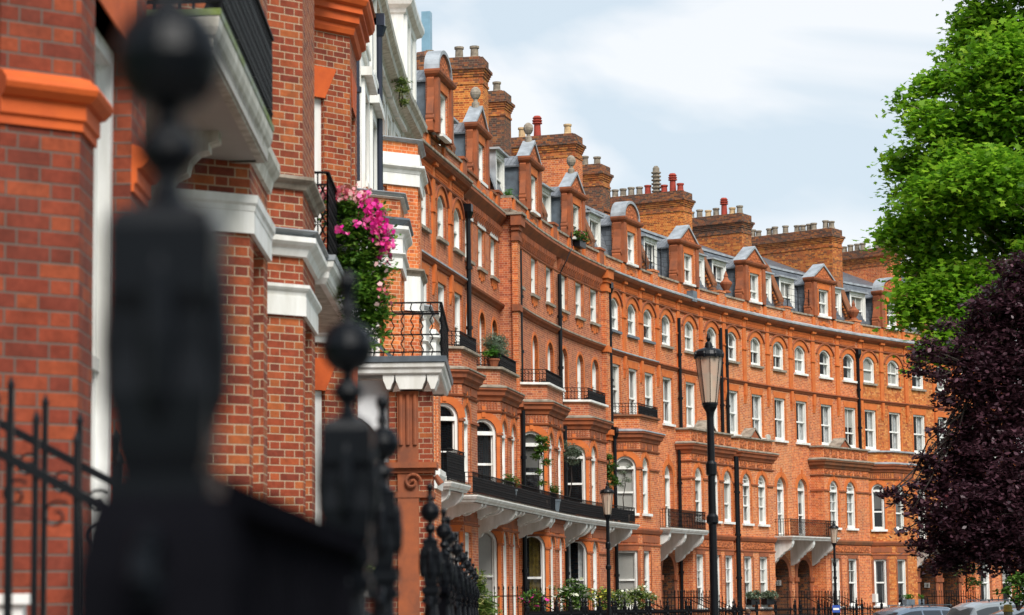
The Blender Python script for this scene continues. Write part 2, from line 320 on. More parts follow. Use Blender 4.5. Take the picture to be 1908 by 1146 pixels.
def wall(mb,F,z0,z1,ops,m=0,a0=0.,a1=None,step=1.5,rm=None):
    a1=F.L if a1 is None else a1; rm=m if rm is None else rm
    xs={a0,a1}; zs={z0,z1}
    for o in ops: xs|={o['a'],o['b']}; zs|={o['z0'],o['z1'],}
    k=int((a1-a0)/step)
    for i in range(1,k+1): xs.add(a0+(a1-a0)*i/(k+1))
    xs=sorted(x for x in xs if a0-1e-6<=x<=a1+1e-6); zs=sorted(z for z in zs if z0-1e-6<=z<=z1+1e-6)
    for i in range(len(xs)-1):
        if xs[i+1]-xs[i]<1e-5: continue
        for j in range(len(zs)-1):
            cx=(xs[i]+xs[i+1])/2; cz=(zs[j]+zs[j+1])/2
            if any(o['a']<cx<o['b'] and o['z0']<cz<o['z1'] for o in ops): continue
            mb.quad(F(xs[i],0,zs[j]),F(xs[i+1],0,zs[j]),F(xs[i+1],0,zs[j+1]),F(xs[i],0,zs[j+1]),m)
    for o in ops:
        if o.get('rise',0)>0:
            ap=arch_pts(o['a'],o['b'],o['z1'],o['rise'])
            for p,q in zip(ap,ap[1:]): mb.quad(F(p[0],0,p[1]),F(q[0],0,q[1]),F(q[0],0,o['z1']),F(p[0],0,o['z1']),m)
            if ap[0][1]>o['z1']-.001: pass
        ol=outline(o); dp=o.get('dep',.12)
        for p,q in zip(ol,ol[1:]+ol[:1]): mb.quad(F(p[0],0,p[1]),F(q[0],0,q[1]),F(q[0],-dp,q[1]),F(p[0],-dp,p[1]),o.get('rm',rm))
def ring(mb,F,op,w,d0,d1,m=0,inset=0.,bottom=True):
    A=outline(op,inset); B=outline(op,inset+w); n=len(A)
    for i in range(n if bottom else n-1):
        j=(i+1)%n
        mb.quad(F(A[i][0],d1,A[i][1]),F(A[j][0],d1,A[j][1]),F(B[j][0],d1,B[j][1]),F(B[i][0],d1,B[i][1]),m)
        mb.quad(F(B[i][0],d1,B[i][1]),F(B[j][0],d1,B[j][1]),F(B[j][0],d0,B[j][1]),F(B[i][0],d0,B[i][1]),m)
        if w<0 or inset: mb.quad(F(A[i][0],d1,A[i][1]),F(A[j][0],d1,A[j][1]),F(A[j][0],d0,A[j][1]),F(A[i][0],d0,A[i][1]),m)
def fbox(mb,F,a0,a1,d0,d1,z0,z1,m=0):
    P=[F(a,d,z) for z in (z0,z1) for d in (d0,d1) for a in (a0,a1)]
    for i,j,k,l in ((0,1,3,2),(4,5,7,6),(0,1,5,4),(2,3,7,6),(0,2,6,4),(1,3,7,5)): mb.quad(P[i],P[j],P[k],P[l],m)
def window(parent,fn,F,op,kind='sash',bars=(1,1),sill='stone',surround='orange',blind=None,arch=.24,fw_=.085,name='window',glass='glass',sillw=.1,keyed=False,quoin=True):
    """frame (> pane, curtain, sill, surround)"""
    a,b,z0,z1=op['a'],op['b'],op['z0'],op['z1']; dp=op.get('dep',.12); D=-dp
    fb=MB(fn); ring(fb,F,op,fw_,D-.22,D,0)                      # box frame with a deep inner lining
    W=b-a; zm=(z0+z1)/2; rise=op.get('rise',0); sp=z1-rise
    i0=fw_-.004
    if R_.random()<.18: zm-=.16*R_.random()*(z1-z0)
    if kind=='transom':       # arched light over a transom over a sash
        fbox(fb,F,a+i0,b-i0,D-.12,D+.035,sp-.10,sp+.02); zt=sp-.10; zm=z0+(zt-z0)*.48
    else: zt=z1
    fbox(fb,F,a+i0,b-i0,D-.14,D-.05,zm-.035,zm+.035)
    fbox(fb,F,a+i0,b-i0,D-.13,D-.03,z0+i0,z0+.15)
    for s_ in (a+fw_-.003,b-fw_-.035): fbox(fb,F,s_,s_+.038,D-.135,D-.065,z0+.1,zt-.05)
    def vb(n,za,zb):
        for i in range(1,n+1):
            x=lerp(a+.09,b-.09,i/(n+1)); fbox(fb,F,x-.013,x+.013,D-.13,D-.08,za,zb)
    up_,lo=bars[:2]
    vb(up_,zm+.03,zt-(0 if kind=='transom' else .03)-(rise*.25 if kind!='transom' else 0)); vb(lo,z0+.1,zm-.03)
    if len(bars)>2: fbox(fb,F,a+i0,b-i0,D-.09,D-.05,(zm+zt)/2-.012,(zm+zt)/2+.012)
    if kind=='transom' and len(bars)>2: vb(1,sp+.02,z1-.05); fbox(fb,F,a+.09,b-.09,D-.09,D-.05,sp+rise*.4-.012,sp+rise*.4+.012)
    fo=fb.build(name,'white',parent)
    LOC[fo.name]=wloc(parent)
    pm=MB(fn); ol=outline(op,.02); pm.poly([F(p[0],D-.115,p[1]) for p in ol]); pm.build('pane',glass,fo)
    if blind:
        cm=MB(fn); dd=D-(.135 if blind in ('full','half') else .17)
        if blind=='net':
            g=R_.uniform(.28,.36); xs=[(a-.05,a+W*g),(b-W*g,b+.05)]
            for x0,x1 in xs:
                n=5
                for i in range(n):
                    p,q=lerp(x0,x1,i/n),lerp(x0,x1,(i+1)/n); e1,e2=(.03 if i%2 else 0),(0 if i%2 else .03)
                    cm.quad(F(p,dd-e1,z0),F(q,dd-e2,z0),F(q,dd-e2,z1-.03),F(p,dd-e1,z1-.03))
            cm.build('curtain','curtain',fo)
        elif blind=='full':
            cm.quad(F(a-.05,dd,z0),F(b+.05,dd,z0),F(b+.05,dd,z1),F(a-.05,dd,z1)); cm.build('blind','blind',fo)
        elif blind=='half':
            zb=lerp(z0,z1,R_.uniform(.45,.6)); cm.quad(F(a-.05,dd,zb),F(b+.05,dd,zb),F(b+.05,dd,z1),F(a-.05,dd,z1)); cm.build('blind','blind',fo)
        elif blind=='yellow':
            for i in range(6):
                p,q=lerp(a+W*.42,b-W*.1,i/6),lerp(a+W*.42,b-W*.1,(i+1)/6); e1,e2=(.04 if i%2 else 0),(0 if i%2 else .04)
                cm.quad(F(p,dd-e1,z0),F(q,dd-e2,z0),F(q,dd-e2,z1),F(p,dd-e1,z1))
            cm.build('curtain','yellow',fo)
    if sill:
        sb=MB(fn); fbox(sb,F,a-.09,b+.09,-dp-.02,sillw,z0-.085,z0+.012)
        sb.build('sill',sill,fo)
    if surround:
        ub=MB(fn)
        if rise>0:
            o2=dict(op); 
            A=arch_pts(a,b,z1,rise,10); w2=(b-a)/2+arch
            B=arch_pts(a-arch,b+arch,z1+arch,min(rise+arch*.85,w2) if rise<(b-a)/2-.02 else w2,10)
            for i in range(10):
                ub.quad(F(A[i][0],.015,A[i][1]),F(A[i+1][0],.015,A[i+1][1]),F(B[i+1][0],.015,B[i+1][1]),F(B[i][0],.015,B[i][1]))
                ub.quad(F(B[i][0],.015,B[i][1]),F(B[i+1][0],.015,B[i+1][1]),F(B[i+1][0],-.01,B[i+1][1]),F(B[i][0],-.01,B[i][1]))
            zj=A[0][1]
        else:
            q=.05
            P=[(a,z1),(b,z1),(b+arch*.55,z1+arch+q),(a-arch*.55,z1+arch+q)]; ub.poly([F(p[0],.015,p[1]) for p in P]); zj=z1
            for p_,q_ in ((P[1],P[2]),(P[2],P[3]),(P[3],P[0])): ub.quad(F(p_[0],.015,p_[1]),F(q_[0],.015,q_[1]),F(q_[0],-.01,q_[1]),F(p_[0],-.01,p_[1]))
        if quoin:
            for x0,x1 in ((a-.11,a),(b,b+.11)): ub.quad(F(x0,.012,z0),F(x1,.012,z0),F(x1,.012,zj),F(x0,.012,zj))
        if keyed: fbox(ub,F,(a+b)/2-.06,(a+b)/2+.06,0,.04,z1+arch*.2,z1+arch+.16)
        ub.build('surround',surround,fo)
    return fo
# ================================================================ crescent terrace
def railing(mb,pts,z0,z1,sp=.11,r=.011,wavy=True,dense=False,mid=True):
    """iron balcony railing along plan polyline pts at local coords"""
    P=[Vector(p) for p in pts]
    for a,b in zip(P,P[1:]):
        L=(b-a).length; n=max(1,int(L/sp)); k=max(1,int(math.ceil(L/1.5)))
        for i in range(k):
            p,q=a.lerp(b,i/k),a.lerp(b,(i+1)/k)
            mb.bar((p.x,p.y,z1),(q.x,q.y,z1),.045,t2=.02); mb.bar((p.x,p.y,z0+.05),(q.x,q.y,z0+.05),.03,t2=.02)
            if mid: mb.bar((p.x,p.y,z1-.13),(q.x,q.y,z1-.13),.022,t2=.018)
        t=(b-a).normalized()
        for i in range(n+1):
            p=a.lerp(b,i/n)
            if dense:
                mb.bar((p.x,p.y,z0),(p.x,p.y,z1),.016)
                if i<n:
                    c=a.lerp(b,(i+.5)/n); zz=z0+.08
                    while zz<z1-.2:
                        h=.13
                        mb.bar((c.x-t.x*sp*.32,c.y-t.y*sp*.32,zz),(c.x+t.x*sp*.32,c.y+t.y*sp*.32,zz+h),.024,t2=.018); mb.bar((c.x+t.x*sp*.32,c.y+t.y*sp*.32,zz),(c.x-t.x*sp*.32,c.y-t.y*sp*.32,zz+h),.024,t2=.018)
                        zz+=h+.012
            elif wavy:
                m=9; prev=(p.x,p.y,z0)
                for j in range(1,m+1):
                    zz=lerp(z0,z1,j/m); o_=.022*(1 if j%2 else -1) if 0<j<m else 0
                    cur=(p.x+t.x*o_,p.y+t.y*o_,zz); mb.bar(prev,cur,.016); prev=cur
            else: mb.bar((p.x,p.y,z0),(p.x,p.y,z1),.018)
def console_prof(v0,v1,z1,h):
    """white S-shaped bracket outline in (v,z)"""
    d=v1-v0
    return [(v0,z1),(v1,z1),(v1-.01,z1-.16*h),(v0+d*.93,z1-.30*h),(v0+d*.80,z1-.42*h),(v0+d*.62,z1-.50*h),(v0+d*.58,z1-.58*h),(v0+d*.50,z1-.60*h),(v0+d*.46,z1-.68*h),(v0+d*.34,z1-.74*h),(v0+d*.30,z1-.84*h),(v0+d*.20,z1-.92*h),(v0+d*.05,z1-h),(v0,z1-h)]
COP=[(0,0),(.04,-.0),(.04,.0)]
def pipe(mb,s,v,z0,z1,head=True,r=.075):
    mb.tube((s,v,z0),(s,v,z1),r,8)
    z=z1-1.6
    while z>z0: mb.tube((s,v,z),(s,v,z+.10),r*1.45,8); z-=1.85
    if head:
        mb.tube((s,v,z1-.02),(s,v,z1+.18),r*1.3,8,r2=r*2.3); mb.box(s-.15,s+.15,v-.12,v+.12,z1+.18,z1+.42)
def gable(t,fn,sc_,kind,v0,bl='net',finial=None,old=False):
    hw=1.02; F=Face((sc_-hw,v0+.05),(sc_+hw,v0+.05))
    dg=.26 if old else .42
    g=MB(fn); op=dict(a=hw-.5,b=hw+.5,z0=15.33,z1=16.62,rise=0,dep=.06)
    wall(g,F,15.28,17.02,[op])
    for s_ in (sc_-hw,sc_+hw): g.quad((s_,v0+.05,15.28),(s_,v0-dg,15.28),(s_,v0-dg,17.02),(s_,v0+.05,17.02))
    g.quad((sc_-hw,v0-dg,15.28),(sc_+hw,v0-dg,15.28),(sc_+hw,v0-dg,17.02),(sc_-hw,v0-dg,17.02))
    gb=g.build('gable','brickA' if old else 'brick',t)
    LOC[gb.name]=wloc(t)
    window(t,fn,F,op,bars=(1,1),sill='white',surround='orange',blind=bl,arch=.22)
    # pilaster strips, string and pediment
    p=MB(fn)
    for s_ in (sc_-hw-.02,sc_+hw-.26): p.box(s_,s_+.28,v0+.0,v0+.12,15.28,16.9)
    p.mould([(sc_-hw-.04,v0-dg),(sc_-hw-.04,v0+.07),(sc_+hw+.04,v0+.07),(sc_+hw+.04,v0-dg)],[(0,16.92),(.10,16.99),(.13,17.06),(.13,17.12),(0,17.12)])
    p.box(sc_-hw,sc_+hw,v0-dg,v0+.08,17.0,17.11)
    if kind=='round': out=[(sc_-.86,17.11)]+[(sc_-.86*math.cos(a),17.16+.62*math.sin(a)) for a in [math.pi*i/14 for i in range(15)]]+[(sc_+.86,17.11)]
    else: out=[(sc_-hw,17.11),(sc_,17.76),(sc_+hw,17.11)]
    p.prism(out,'v',v0-dg,v0+.06)
    p.build('pediment','terra',gb)
    ck=MB(fn); hb=hw-.12; ck.poly([(sc_-hb,v0-dg,15.3),(sc_-hb,v0-dg,16.86),(sc_-hb,v0-2.2,16.86),(sc_-hb,v0-1.3,15.3)]); ck.cut(); ck.poly([(sc_+hb,v0-dg,15.3),(sc_+hb,v0-dg,16.86),(sc_+hb,v0-2.2,16.86),(sc_+hb,v0-1.3,15.3)]); ck.build_each('cheek','leaddk' if old else 'slate',gb)
    gr=MB(fn); gr.quad((sc_-hb-.12,v0-dg+.02,16.84),(sc_,v0-dg+.02,17.36),(sc_,v0-3.1,17.36),(sc_-hb-.12,v0-3.1,16.84)); gr.quad((sc_+hb+.12,v0-dg+.02,16.84),(sc_,v0-dg+.02,17.36),(sc_,v0-3.1,17.36),(sc_+hb+.12,v0-3.1,16.84)); gr.quad((sc_-hb-.12,v0-dg+.02,16.84),(sc_-hb-.12,v0-3.1,16.84),(sc_-hb-.12,v0-3.1,16.78),(sc_-hb-.12,v0-dg+.02,16.78)); gr.build('gable_roof','slatelt',gb)
    c=MB(fn); k=.80
    zc=17.28; c.poly([(lerp(sc_,a,k),v0+.066,lerp(zc,z,k)) for a,z in out]); c.build('carved_panel','carved',gb)
    # lead capping running back into the mansard
    l=MB(fn); e=.07
    if kind=='round':
        o2=[(sc_-.97*math.cos(a),17.14+.74*math.sin(a)) for a in [math.pi*i/14 for i in range(15)]]; o1=[(sc_-.87*math.cos(a),17.14+.63*math.sin(a)) for a in [math.pi*i/14 for i in range(15)]]
    else: o2=[(sc_-hw-.14,17.13),(sc_,17.88),(sc_+hw+.14,17.13)]; o1=[(sc_-hw-.02,17.12),(sc_,17.77),(sc_+hw+.02,17.12)]
    for a,b,c_,d in zip(o2,o2[1:],o1,o1[1:]):
        back=v0-dg-.06; fr=v0+.12
        l.quad((a[0],fr,a[1]),(b[0],fr,b[1]),(b[0],back,b[1]),(a[0],back,a[1])); l.quad((a[0],fr,a[1]),(b[0],fr,b[1]),(d[0],fr,d[1]),(c_[0],fr,c_[1])); l.quad((c_[0],fr,c_[1]),(d[0],fr,d[1]),(d[0],back,d[1]),(c_[0],back,c_[1]))
    l.build('capping','lead',gb)
    # side scrolls
    s=MB(fn)
    for sg in (-1,1):
        s.cut()
        x0=sc_+sg*hw; pts=[(x0,15.3),(x0+sg*.27,15.3),(x0+sg*.28,15.56),(x0+sg*.20,15.66),(x0+sg*.24,15.8),(x0+sg*.18,16.0),(x0+sg*.08,16.3),(x0+sg*.05,16.6),(x0+sg*.10,16.85),(x0,16.95)]
        s.prism(pts,'v',v0-dg*.8,v0+.0)
        s.tube((x0+sg*.16,v0-dg*.85,15.68),(x0+sg*.16,v0+.04,15.68),.10,10)
    s.build_each('scroll','terra',gb)
    if finial:
        f=MB(fn); c=(sc_,v0-.12); zb=17.9 if kind!='round' else 17.85
        f.lathe(c,[(.13,zb-.1),(.13,zb+.08),(.07,zb+.12),(.07,zb+.2),(.12,zb+.24),(.17,zb+.34),(.18,zb+.42),(.15,zb+.52),(.07,zb+.6),(.0,zb+.62)],12); f.smooth=False
        f.build('ball_finial','stone',gb)
def dormer(t,fn,s0,s1,v,cheek='leaddk',vb=-2.4,z0=15.2,z1=16.95):
    F=Face((s0,v),(s1,v)); W=s1-s0
    b=MB(fn); op=dict(a=.12,b=W-.12,z0=z0+.12,z1=z1-.14,dep=.03)
    wall(b,F,z0,z1,[op]); 
    d=b.build('dormer','white',t); LOC[d.name]=wloc(t)
    c=MB(fn)
    for s_ in (s0,s1): c.cut(); c.poly([(s_,v,z0),(s_,v,z1),(s_,vb,z1),(s_,vb+.6,z0)])
    c.build_each('cheek',cheek,d)
    r=MB(fn); r.box(s0-.12,s1+.12,vb,v+.14,z1,z1+.07); r.build('dormer_roof','lead',d)
    window(t,fn,F,op,bars=(1,1),sill='white',surround=None,blind=R_.choice(['net','net','half']),sillw=.06)
def pots(par,fn,s,v0,v1,z,kinds):
    n=len(kinds)
    for i,k in enumerate(kinds):
        if k=='-': continue
        v=lerp(v0,v1,(i+.5)/n); p=MB(fn); h=R_.uniform(.36,.46); mt=dict(p='pot',r='potred',g='potgrey',P='potred',G='potgrey')[k]; ds=R_.uniform(-.06,.06)
        c=(s+ds,v)
        if k=='P': p.lathe(c,[(.15,z),(.13,z+.55),(.20,z+.57),(.20,z+.61),(.14,z+.63),(.20,z+.67),(.20,z+.71),(.14,z+.73),(.19,z+.79),(.12,z+.88)],12)
        elif k=='G':
            pr=[(.17,z)]
            for j in range(6): pr+=[(.15,z+.1+j*.17),(.22,z+.12+j*.17),(.22,z+.17+j*.17),(.15,z+.19+j*.17)]
            pr+=[(.15,z+1.2),(.08,z+1.3)]; p.lathe(c,pr,12)
        else: p.lathe(c,[(.17,z),(.165,z+.06),(.14,z+.09),(.13,z+h-.08),(.165,z+h-.07),(.165,z+h),(.12,z+h),(.12,z+h-.1)],12)
        o=p.build('chimney_pot',mt,par)
def chimney(t,fn,s,vf,vb,mats,potk,top=20.0,flue=False):
    hw=.48; b=MB(fn); b.box(s-hw,s+hw,vb,vf,15.0,top-.85,step=9)
    loop=lambda e:[(s-hw-e,vb-e),(s-hw-e,vf+e),(s+hw+e,vf+e),(s+hw+e,vb-e)]
    o=b.build('chimney_stack',mats[0],t); LOC[o.name]=wloc(t)
    c=MB(fn)
    for z0,z1,e in ((top-.92,top-.84,.03),(top-.84,top-.66,.0),(top-.66,top-.58,.03),(top-.58,top-.50,.06),(top-.50,top-.42,.09)): c.box(s-hw-e,s+hw+e,vb-e,vf+e,z0,z1,step=9)
    c.build('corbelled_cap',mats[1],o)
    c=MB(fn); c.box(s-hw-.14,s+hw+.14,vb-.13,vf+.13,top-.42,top-.32,step=9); c.box(s-hw-.02,s+hw+.02,vb-.02,vf+.02,top-.32,top,step=9); c.box(s-hw+.1,s+hw-.1,vb+.1,vf-.1,top,top+.05,step=9); c.build('sooty_crown','brickdark',o)
    pots(o,fn,s,vb+.15,vf-.1,top+.04,potk)
    if flue:
        f=MB(fn); f.box(s-.16,s+.16,vf-2.15,vf-1.85,top+.3,top+1.75); f.build('metal_flue','bluesteel',o)
        f=MB(fn); f.lathe((s,vf-2.0),[(.5,top),(.5,top+.18),(.4,top+.32)],8); f.build('flue_base','brickdark',o)

SB=[-.8,9.1,15.25,22.35,28.9,35.6,43.2,50.2,57.15,64.2,71.5]
HL=['orange brick house at the near end of the crescent, with a round-topped gable',
 'orange brick house with white window lintels and olive bushes on its bay top',
 'orange brick house with arched windows above a white-edged bay, green weeds on its parapet',
 'orange brick house with a box of peach roses at its ball-topped gable window',
 'orange brick house with round-topped gable and arched windows, right of the tall corner pier',
 'orange brick house directly behind the large near street lamp',
 'orange brick house numbered 22, with blue-green plants in its window boxes',
 'orange brick house behind the farthest street lamp, left of a single fat downpipe',
 'yellower brick house with clipped box balls on its sills and a round-topped gable',
 'orange brick house mostly hidden behind the dark purple tree']
WC=[[3.4,5.75,8.05],[10.15,12.2,14.25],[16.4,19.0,21.43],[23.55,25.8,27.85],[30.55,32.72,34.68],[36.84,39.5,42.02],[44.2,46.75,49.12],[51.33,53.85,56.2],[58.16,60.5,62.8],[64.93,67.4,69.8]]
STY=['arch','rectw','rect','rect','arch','arch','arch','arch','arch','arch']
GAB=['round','point','point','point','round','point','point','point','round','point']
BAY=[dict(k='c',a=3.6,b=6.9,d=.9,cs=.55),dict(k='c',a=9.6,b=13.6,d=.95,cs=.6),dict(k='c',a=15.3,b=19.1,d=1.02,cs=.45),dict(k='c',a=22.45,b=25.9,d=1.05,cs=.45),dict(k='c',a=29.65,b=33.1,d=1.05,cs=.5),
     dict(k='q',a=37.75,b=42.6,d=.6),dict(k='q',a=43.65,b=47.45,d=.42),dict(k='q',a=52.05,b=56.75,d=.65),dict(k='c',a=57.2,b=61.3,d=1.12,cs=1.0),dict(k='q',a=66.5,b=70.8,d=.6)]
RAILV=3.2
def make_house(i):
    fn=mapD; sa,sb=SB[i],SB[i+1]; v0={0:-.35,1:-.45}.get(i,0.); sty=STY[i]; bmat={0:'brickA',1:'brickA',2:'brickA',3:'brickA',6:'brickB',8:'brickyel'}.get(i,'brick')
    loc=fn((sa+sb)/2,v0,0); t=thing('terraced_house',HL[i],'house',loc,'terraced houses of the brick crescent')
    F=Face((sa,v0),(sb,v0)); A=lambda s:s-sa; by=BAY[i]
    ops=[dict(a=A(max(sa+.3,by['a']+.5)),b=A(min(sb-.3,by['b']-.5)),z0=.5,z1=8.0,dep=.01)];wl=[]
    hw=.56
    bl=lambda:R_.choice(['net','net','net','half','full',None])
    for s_ in WC[i]:
        # third floor
        if sty=='arch': o=dict(a=A(s_-hw),b=A(s_+hw),z0=12.4,z1=13.72,rise=.27,dep=.055)
        else: o=dict(a=A(s_-.54),b=A(s_+.54),z0=12.4,z1=13.72,rise=0,dep=.085)
        ops.append(o); wl.append((o,'sash',(1,1) if sty!='arch' or i==6 or R_.random()<.3 else (0,0),'3'))
        # second floor
        if sty=='arch': o=dict(a=A(s_-hw),b=A(s_+hw),z0=9.15,z1=11.1,rise=0,dep=.055)
        else: o=dict(a=A(s_-.47),b=A(s_+.47),z0=9.05,z1=11.02,rise=.47,dep=.115)
        ops.append(o); wl.append((o,'sash',(1,1),'2'))
    # first floor windows and doors outside the bay
    if i==4: fx=[36.0-.5]; 
    if i in (4,5): pass
    ff={0:[],1:[14.4],2:[20.9],3:[27.4],4:[34.6],5:[36.78],6:[49.08],7:[51.2],8:[62.88],9:[65.0]}[i]
    for s_ in ff:
        if not (sa+.5<s_<sb-.4): continue
        o=dict(a=A(s_-.48),b=A(s_+.48),z0=4.78,z1=7.48,rise=.47,dep=.14); ops.append(o); wl.append((o,'transom',(1,1,1) if i==6 else (1,1),'1'))
    arches={4:[],5:[36.45],6:[48.85],7:[51.1],8:[63.1],9:[65.2]}.get(i,[])
    if i<4: arches=[(by['b']+sb)/2]
    dops=[]
    for s_ in arches:
        w_=.74 if i in(5,6,8,9) else .62
        o=dict(a=A(s_-w_),b=A(s_+w_),z0=.7,z1=3.74,rise=w_-.02,dep=2.6,door=1,rm=1); ops.append(o); dops.append(o)  # recess lined with the darker brick, its shade put into the colour
    wb=MB(fn); wall(wb,F,0,14.75,ops,0,step=1.2)
    # sides and back of the house, then dark planes inside
    for s_ in (sa+.004,sb-.004): wb.quad((s_,v0,0),(s_,v0-9,0),(s_,v0-9,15.2),(s_,v0,15.2))
    wb.quad((sa,v0-9,0),(sb,v0-9,0),(sb,v0-9,15.2),(sa,v0-9,15.2))
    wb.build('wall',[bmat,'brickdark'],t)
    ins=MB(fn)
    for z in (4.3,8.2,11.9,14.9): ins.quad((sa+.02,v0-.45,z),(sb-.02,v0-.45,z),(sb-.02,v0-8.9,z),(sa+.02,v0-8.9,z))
    ins.quad((sa+.02,v0-3.2,0),(sb-.02,v0-3.2,0),(sb-.02,v0-3.2,15),(sa+.02,v0-3.2,15))  # near-black planes: the dimness of the rooms is put into their colour
    ins.build('dark_room_plane','dark',t)
    for o,k,bars,fl in wl:
        sl='white' if (i in(7,) or fl=='2' and i>4) else ('leaddk' if i==4 and fl=='3' else 'stone')
        if sty!='arch' and fl=='2': sl='white'
        b_=bl()
        ar=.26 if fl=='3' else .24
        if fl=='3' and sty!='arch':
            wo_=window(t,fn,F,o,k,bars,'stone','orange',b_,.36)
            if i==1:
                lb=MB(fn); fbox(lb,F,o['a']-.12,o['b']+.12,-.02,.04,o['z1'],o['z1']+.16); lb.build('lintel','white',wo_)
        elif fl=='2' and sty!='arch':
            wo_=window(t,fn,F,o,k,bars,None,None,b_)
            rb=MB(fn); ring(rb,F,o,-.1,-.14,.02,0,0,False); rb.build('arch_surround','orange',wo_)
            rb=MB(fn); ring(rb,F,dict(o,a=o['a']+.09,b=o['b']-.09,z1=o['z1']-.09,rise=.38),.0001,-.4,-.16,0,0,False)
            o2=dict(o); 
        else: window(t,fn,F,o,k,bars,sl,'orange',b_,ar,keyed=(fl=='1'))
        if fl=='3' and sty=='arch':      # hood mould
            h=MB(fn); a,b=o['a']-.30,o['b']+.30
            Aa=arch_pts(a,b,13.98,.52,10);Bb=arch_pts(a-.07,b+.07,14.05,.57,10)
            for q in range(10):
                h.quad(F(Aa[q][0],.07,Aa[q][1]),F(Aa[q+1][0],.07,Aa[q+1][1]),F(Bb[q+1][0],.07,Bb[q+1][1]),F(Bb[q][0],.07,Bb[q][1]))
                h.quad(F(Aa[q][0],.07,Aa[q][1]),F(Aa[q+1][0],.07,Aa[q+1][1]),F(Aa[q+1][0],0,Aa[q+1][1]),F(Aa[q][0],0,Aa[q][1]))
                h.quad(F(Bb[q][0],.07,Bb[q][1]),F(Bb[q+1][0],.07,Bb[q+1][1]),F(Bb[q+1][0],0,Bb[q+1][1]),F(Bb[q][0],0,Bb[q][1]))
            h.build('hood_mould','terra',t)
    # door in the porch recess
    for o in dops:
        d=MB(fn); a,b=o['a'],o['b']
        fbox(d,F,a-.3,b+.3,-2.66,-2.6,.7,3.9); dd=d.build('door','door',t); LOC[dd.name]=wloc(t)
        k=MB(fn)
        for z0_,z1_ in ((.9,1.5),(1.65,2.5)):
            for x0,x1 in ((.14,.44),(.56,.86)): fbox(k,F,lerp(a,b,x0),lerp(a,b,x1),-2.6,-2.57,z0_,z1_)
        k.build('door_panel','door',dd)
        ub=MB(fn); ring(ub,F,o,-.24,-.02,.03,0,0,False)
        fbox(ub,F,a-.34,a+.03,0,.09,2.72,2.92); fbox(ub,F,b-.03,b+.34,0,.09,2.72,2.92); ub.build('arch_surround','terra',t)
    # pilaster strips, strings, frieze, cornice
    pl=MB(fn)
    W=WC[i]; mids=[(W[0]+W[1])/2,(W[1]+W[2])/2]
    if sty=='arch':
        mids=[sa+.12]+mids
        for s_ in mids:
            pl.cut(); pl.box(s_-.16,s_+.16,v0,v0+.06,11.62,14.45); pl.box(s_-.11,s_+.11,v0,v0+.10,10.98,11.5); pl.prism([(v0,10.98),(v0+.10,10.98),(v0+.03,10.62),(v0,10.6)],'s',s_-.09,s_+.09); pl.box(s_-.19,s_+.19,v0,v0+.10,13.02,13.1); pl.box(s_-.19,s_+.19,v0,v0+.16,14.38,14.6)
            if s_>sa+.5: pl.box(s_-.14,s_+.14,v0,v0+.04,8.5,11.0) if i>=4 and R_.random()<.0 else None
    pl.build_each('pilaster_strip','orange',t)
    st=MB(fn); P0=[(sa,v0),(sb,v0)]
    def mo(prof): st.cut(); st.mould(P0,prof,caps=True)
    if sty=='arch':
        mo([(0,11.44),(.04,11.46),(.07,11.52),(.12,11.56),(.12,11.60),(0,11.63)]); mo([(0,13.96),(.05,13.99),(.08,14.03),(.08,14.06),(0,14.09)])
        mo([(0,14.38),(.06,14.42),(.10,14.46),(.20,14.50),(.26,14.58),(.26,14.62),(0,14.62)])
    else:
        mo([(0,11.42),(.05,11.45),(.08,11.5),(.16,11.56),(.18,11.62),(0,11.62)]); mo([(0,14.2),(.08,14.24),(.14,14.32),(.22,14.42),(.30,14.52),(.30,14.6),(0,14.62)])
    st.build_each('string_course','terra',t)
    if i in(2,3,0,4):
        sc2=MB(fn); sc2.mould(P0,[(0,11.62),(.19,11.62),(.19,11.67),(.1,11.70),(0,11.72)]) if sty!='arch' else sc2.mould(P0,[(0,11.62),(.14,11.60),(.14,11.65),(0,11.68)]); sc2.build('string_capping','lead' if i in(0,4) else 'stone',t)
    # frieze of brick dentils
    fz=MB(fn)
    if sty=='arch':
        edges=sorted([m+.0 for m in mids]+[sb]); 
        for q in range(len(edges)-1):
            x0,x1=edges[q]+.28,edges[q+1]-.28
            fz.cut(); fz.box(x0,x1,v0,v0+.03,14.12,14.16); s_=x0; k=0
            while s_<x1-.05: fz.box(s_,s_+.055,v0,v0+.05,14.17,14.25); fz.box(s_+.055,s_+.11,v0,v0+.05,14.27,14.35); s_+=.11
    else:
        s_=sa+.35
        while s_<sb-.3:
            fz.prism([(v0,14.2),(v0+.16,14.2),(v0+.16,14.02),(v0+.10,13.96),(v0+.06,13.82),(v0,13.78)],'s',s_,s_+.11); s_+=.27
        fz.box(sa,sb,v0,v0+.03,13.74,13.80)
    (fz.build_each if sty=='arch' else fz.build)('frieze','orange' if sty=='arch' else 'terra',t)
    if sty!='arch':   # aprons below third floor sills
        ap=MB(fn)
        for s_ in W:
            ap.cut(); ap.box(s_-.42,s_+.42,v0,v0+.035,12.18,12.32)
            for q in (-.3,0,.3): ap.box(s_+q-.1,s_+q+.1,v0,v0+.035,12.08-(.07 if q==0 else 0),12.18)
        ap.build_each('sill_apron','orange',t)
    # lead cornice and parapet
    lc=MB(fn); lc.mould(P0,[(-.3,14.70),(.28,14.62),(.30,14.64),(.30,14.70),(-.05,14.86),(-.3,14.86)]); lc.build('cornice_capping','lead' if i>=4 else 'stone',t)
    pa=MB(fn); pa.box(sa,sb,v0-.33,v0-.02,14.66,15.22,step=1.2)
    # parapet piers and panels
    pa.build('parapet',bmat,t)
    g=W[1] if i not in(2,3,5) else {2:19.05,3:25.5,5:39.5}[i]
    if i==0: g=5.1
    if i==1: g=12.9
    pc=MB(fn)
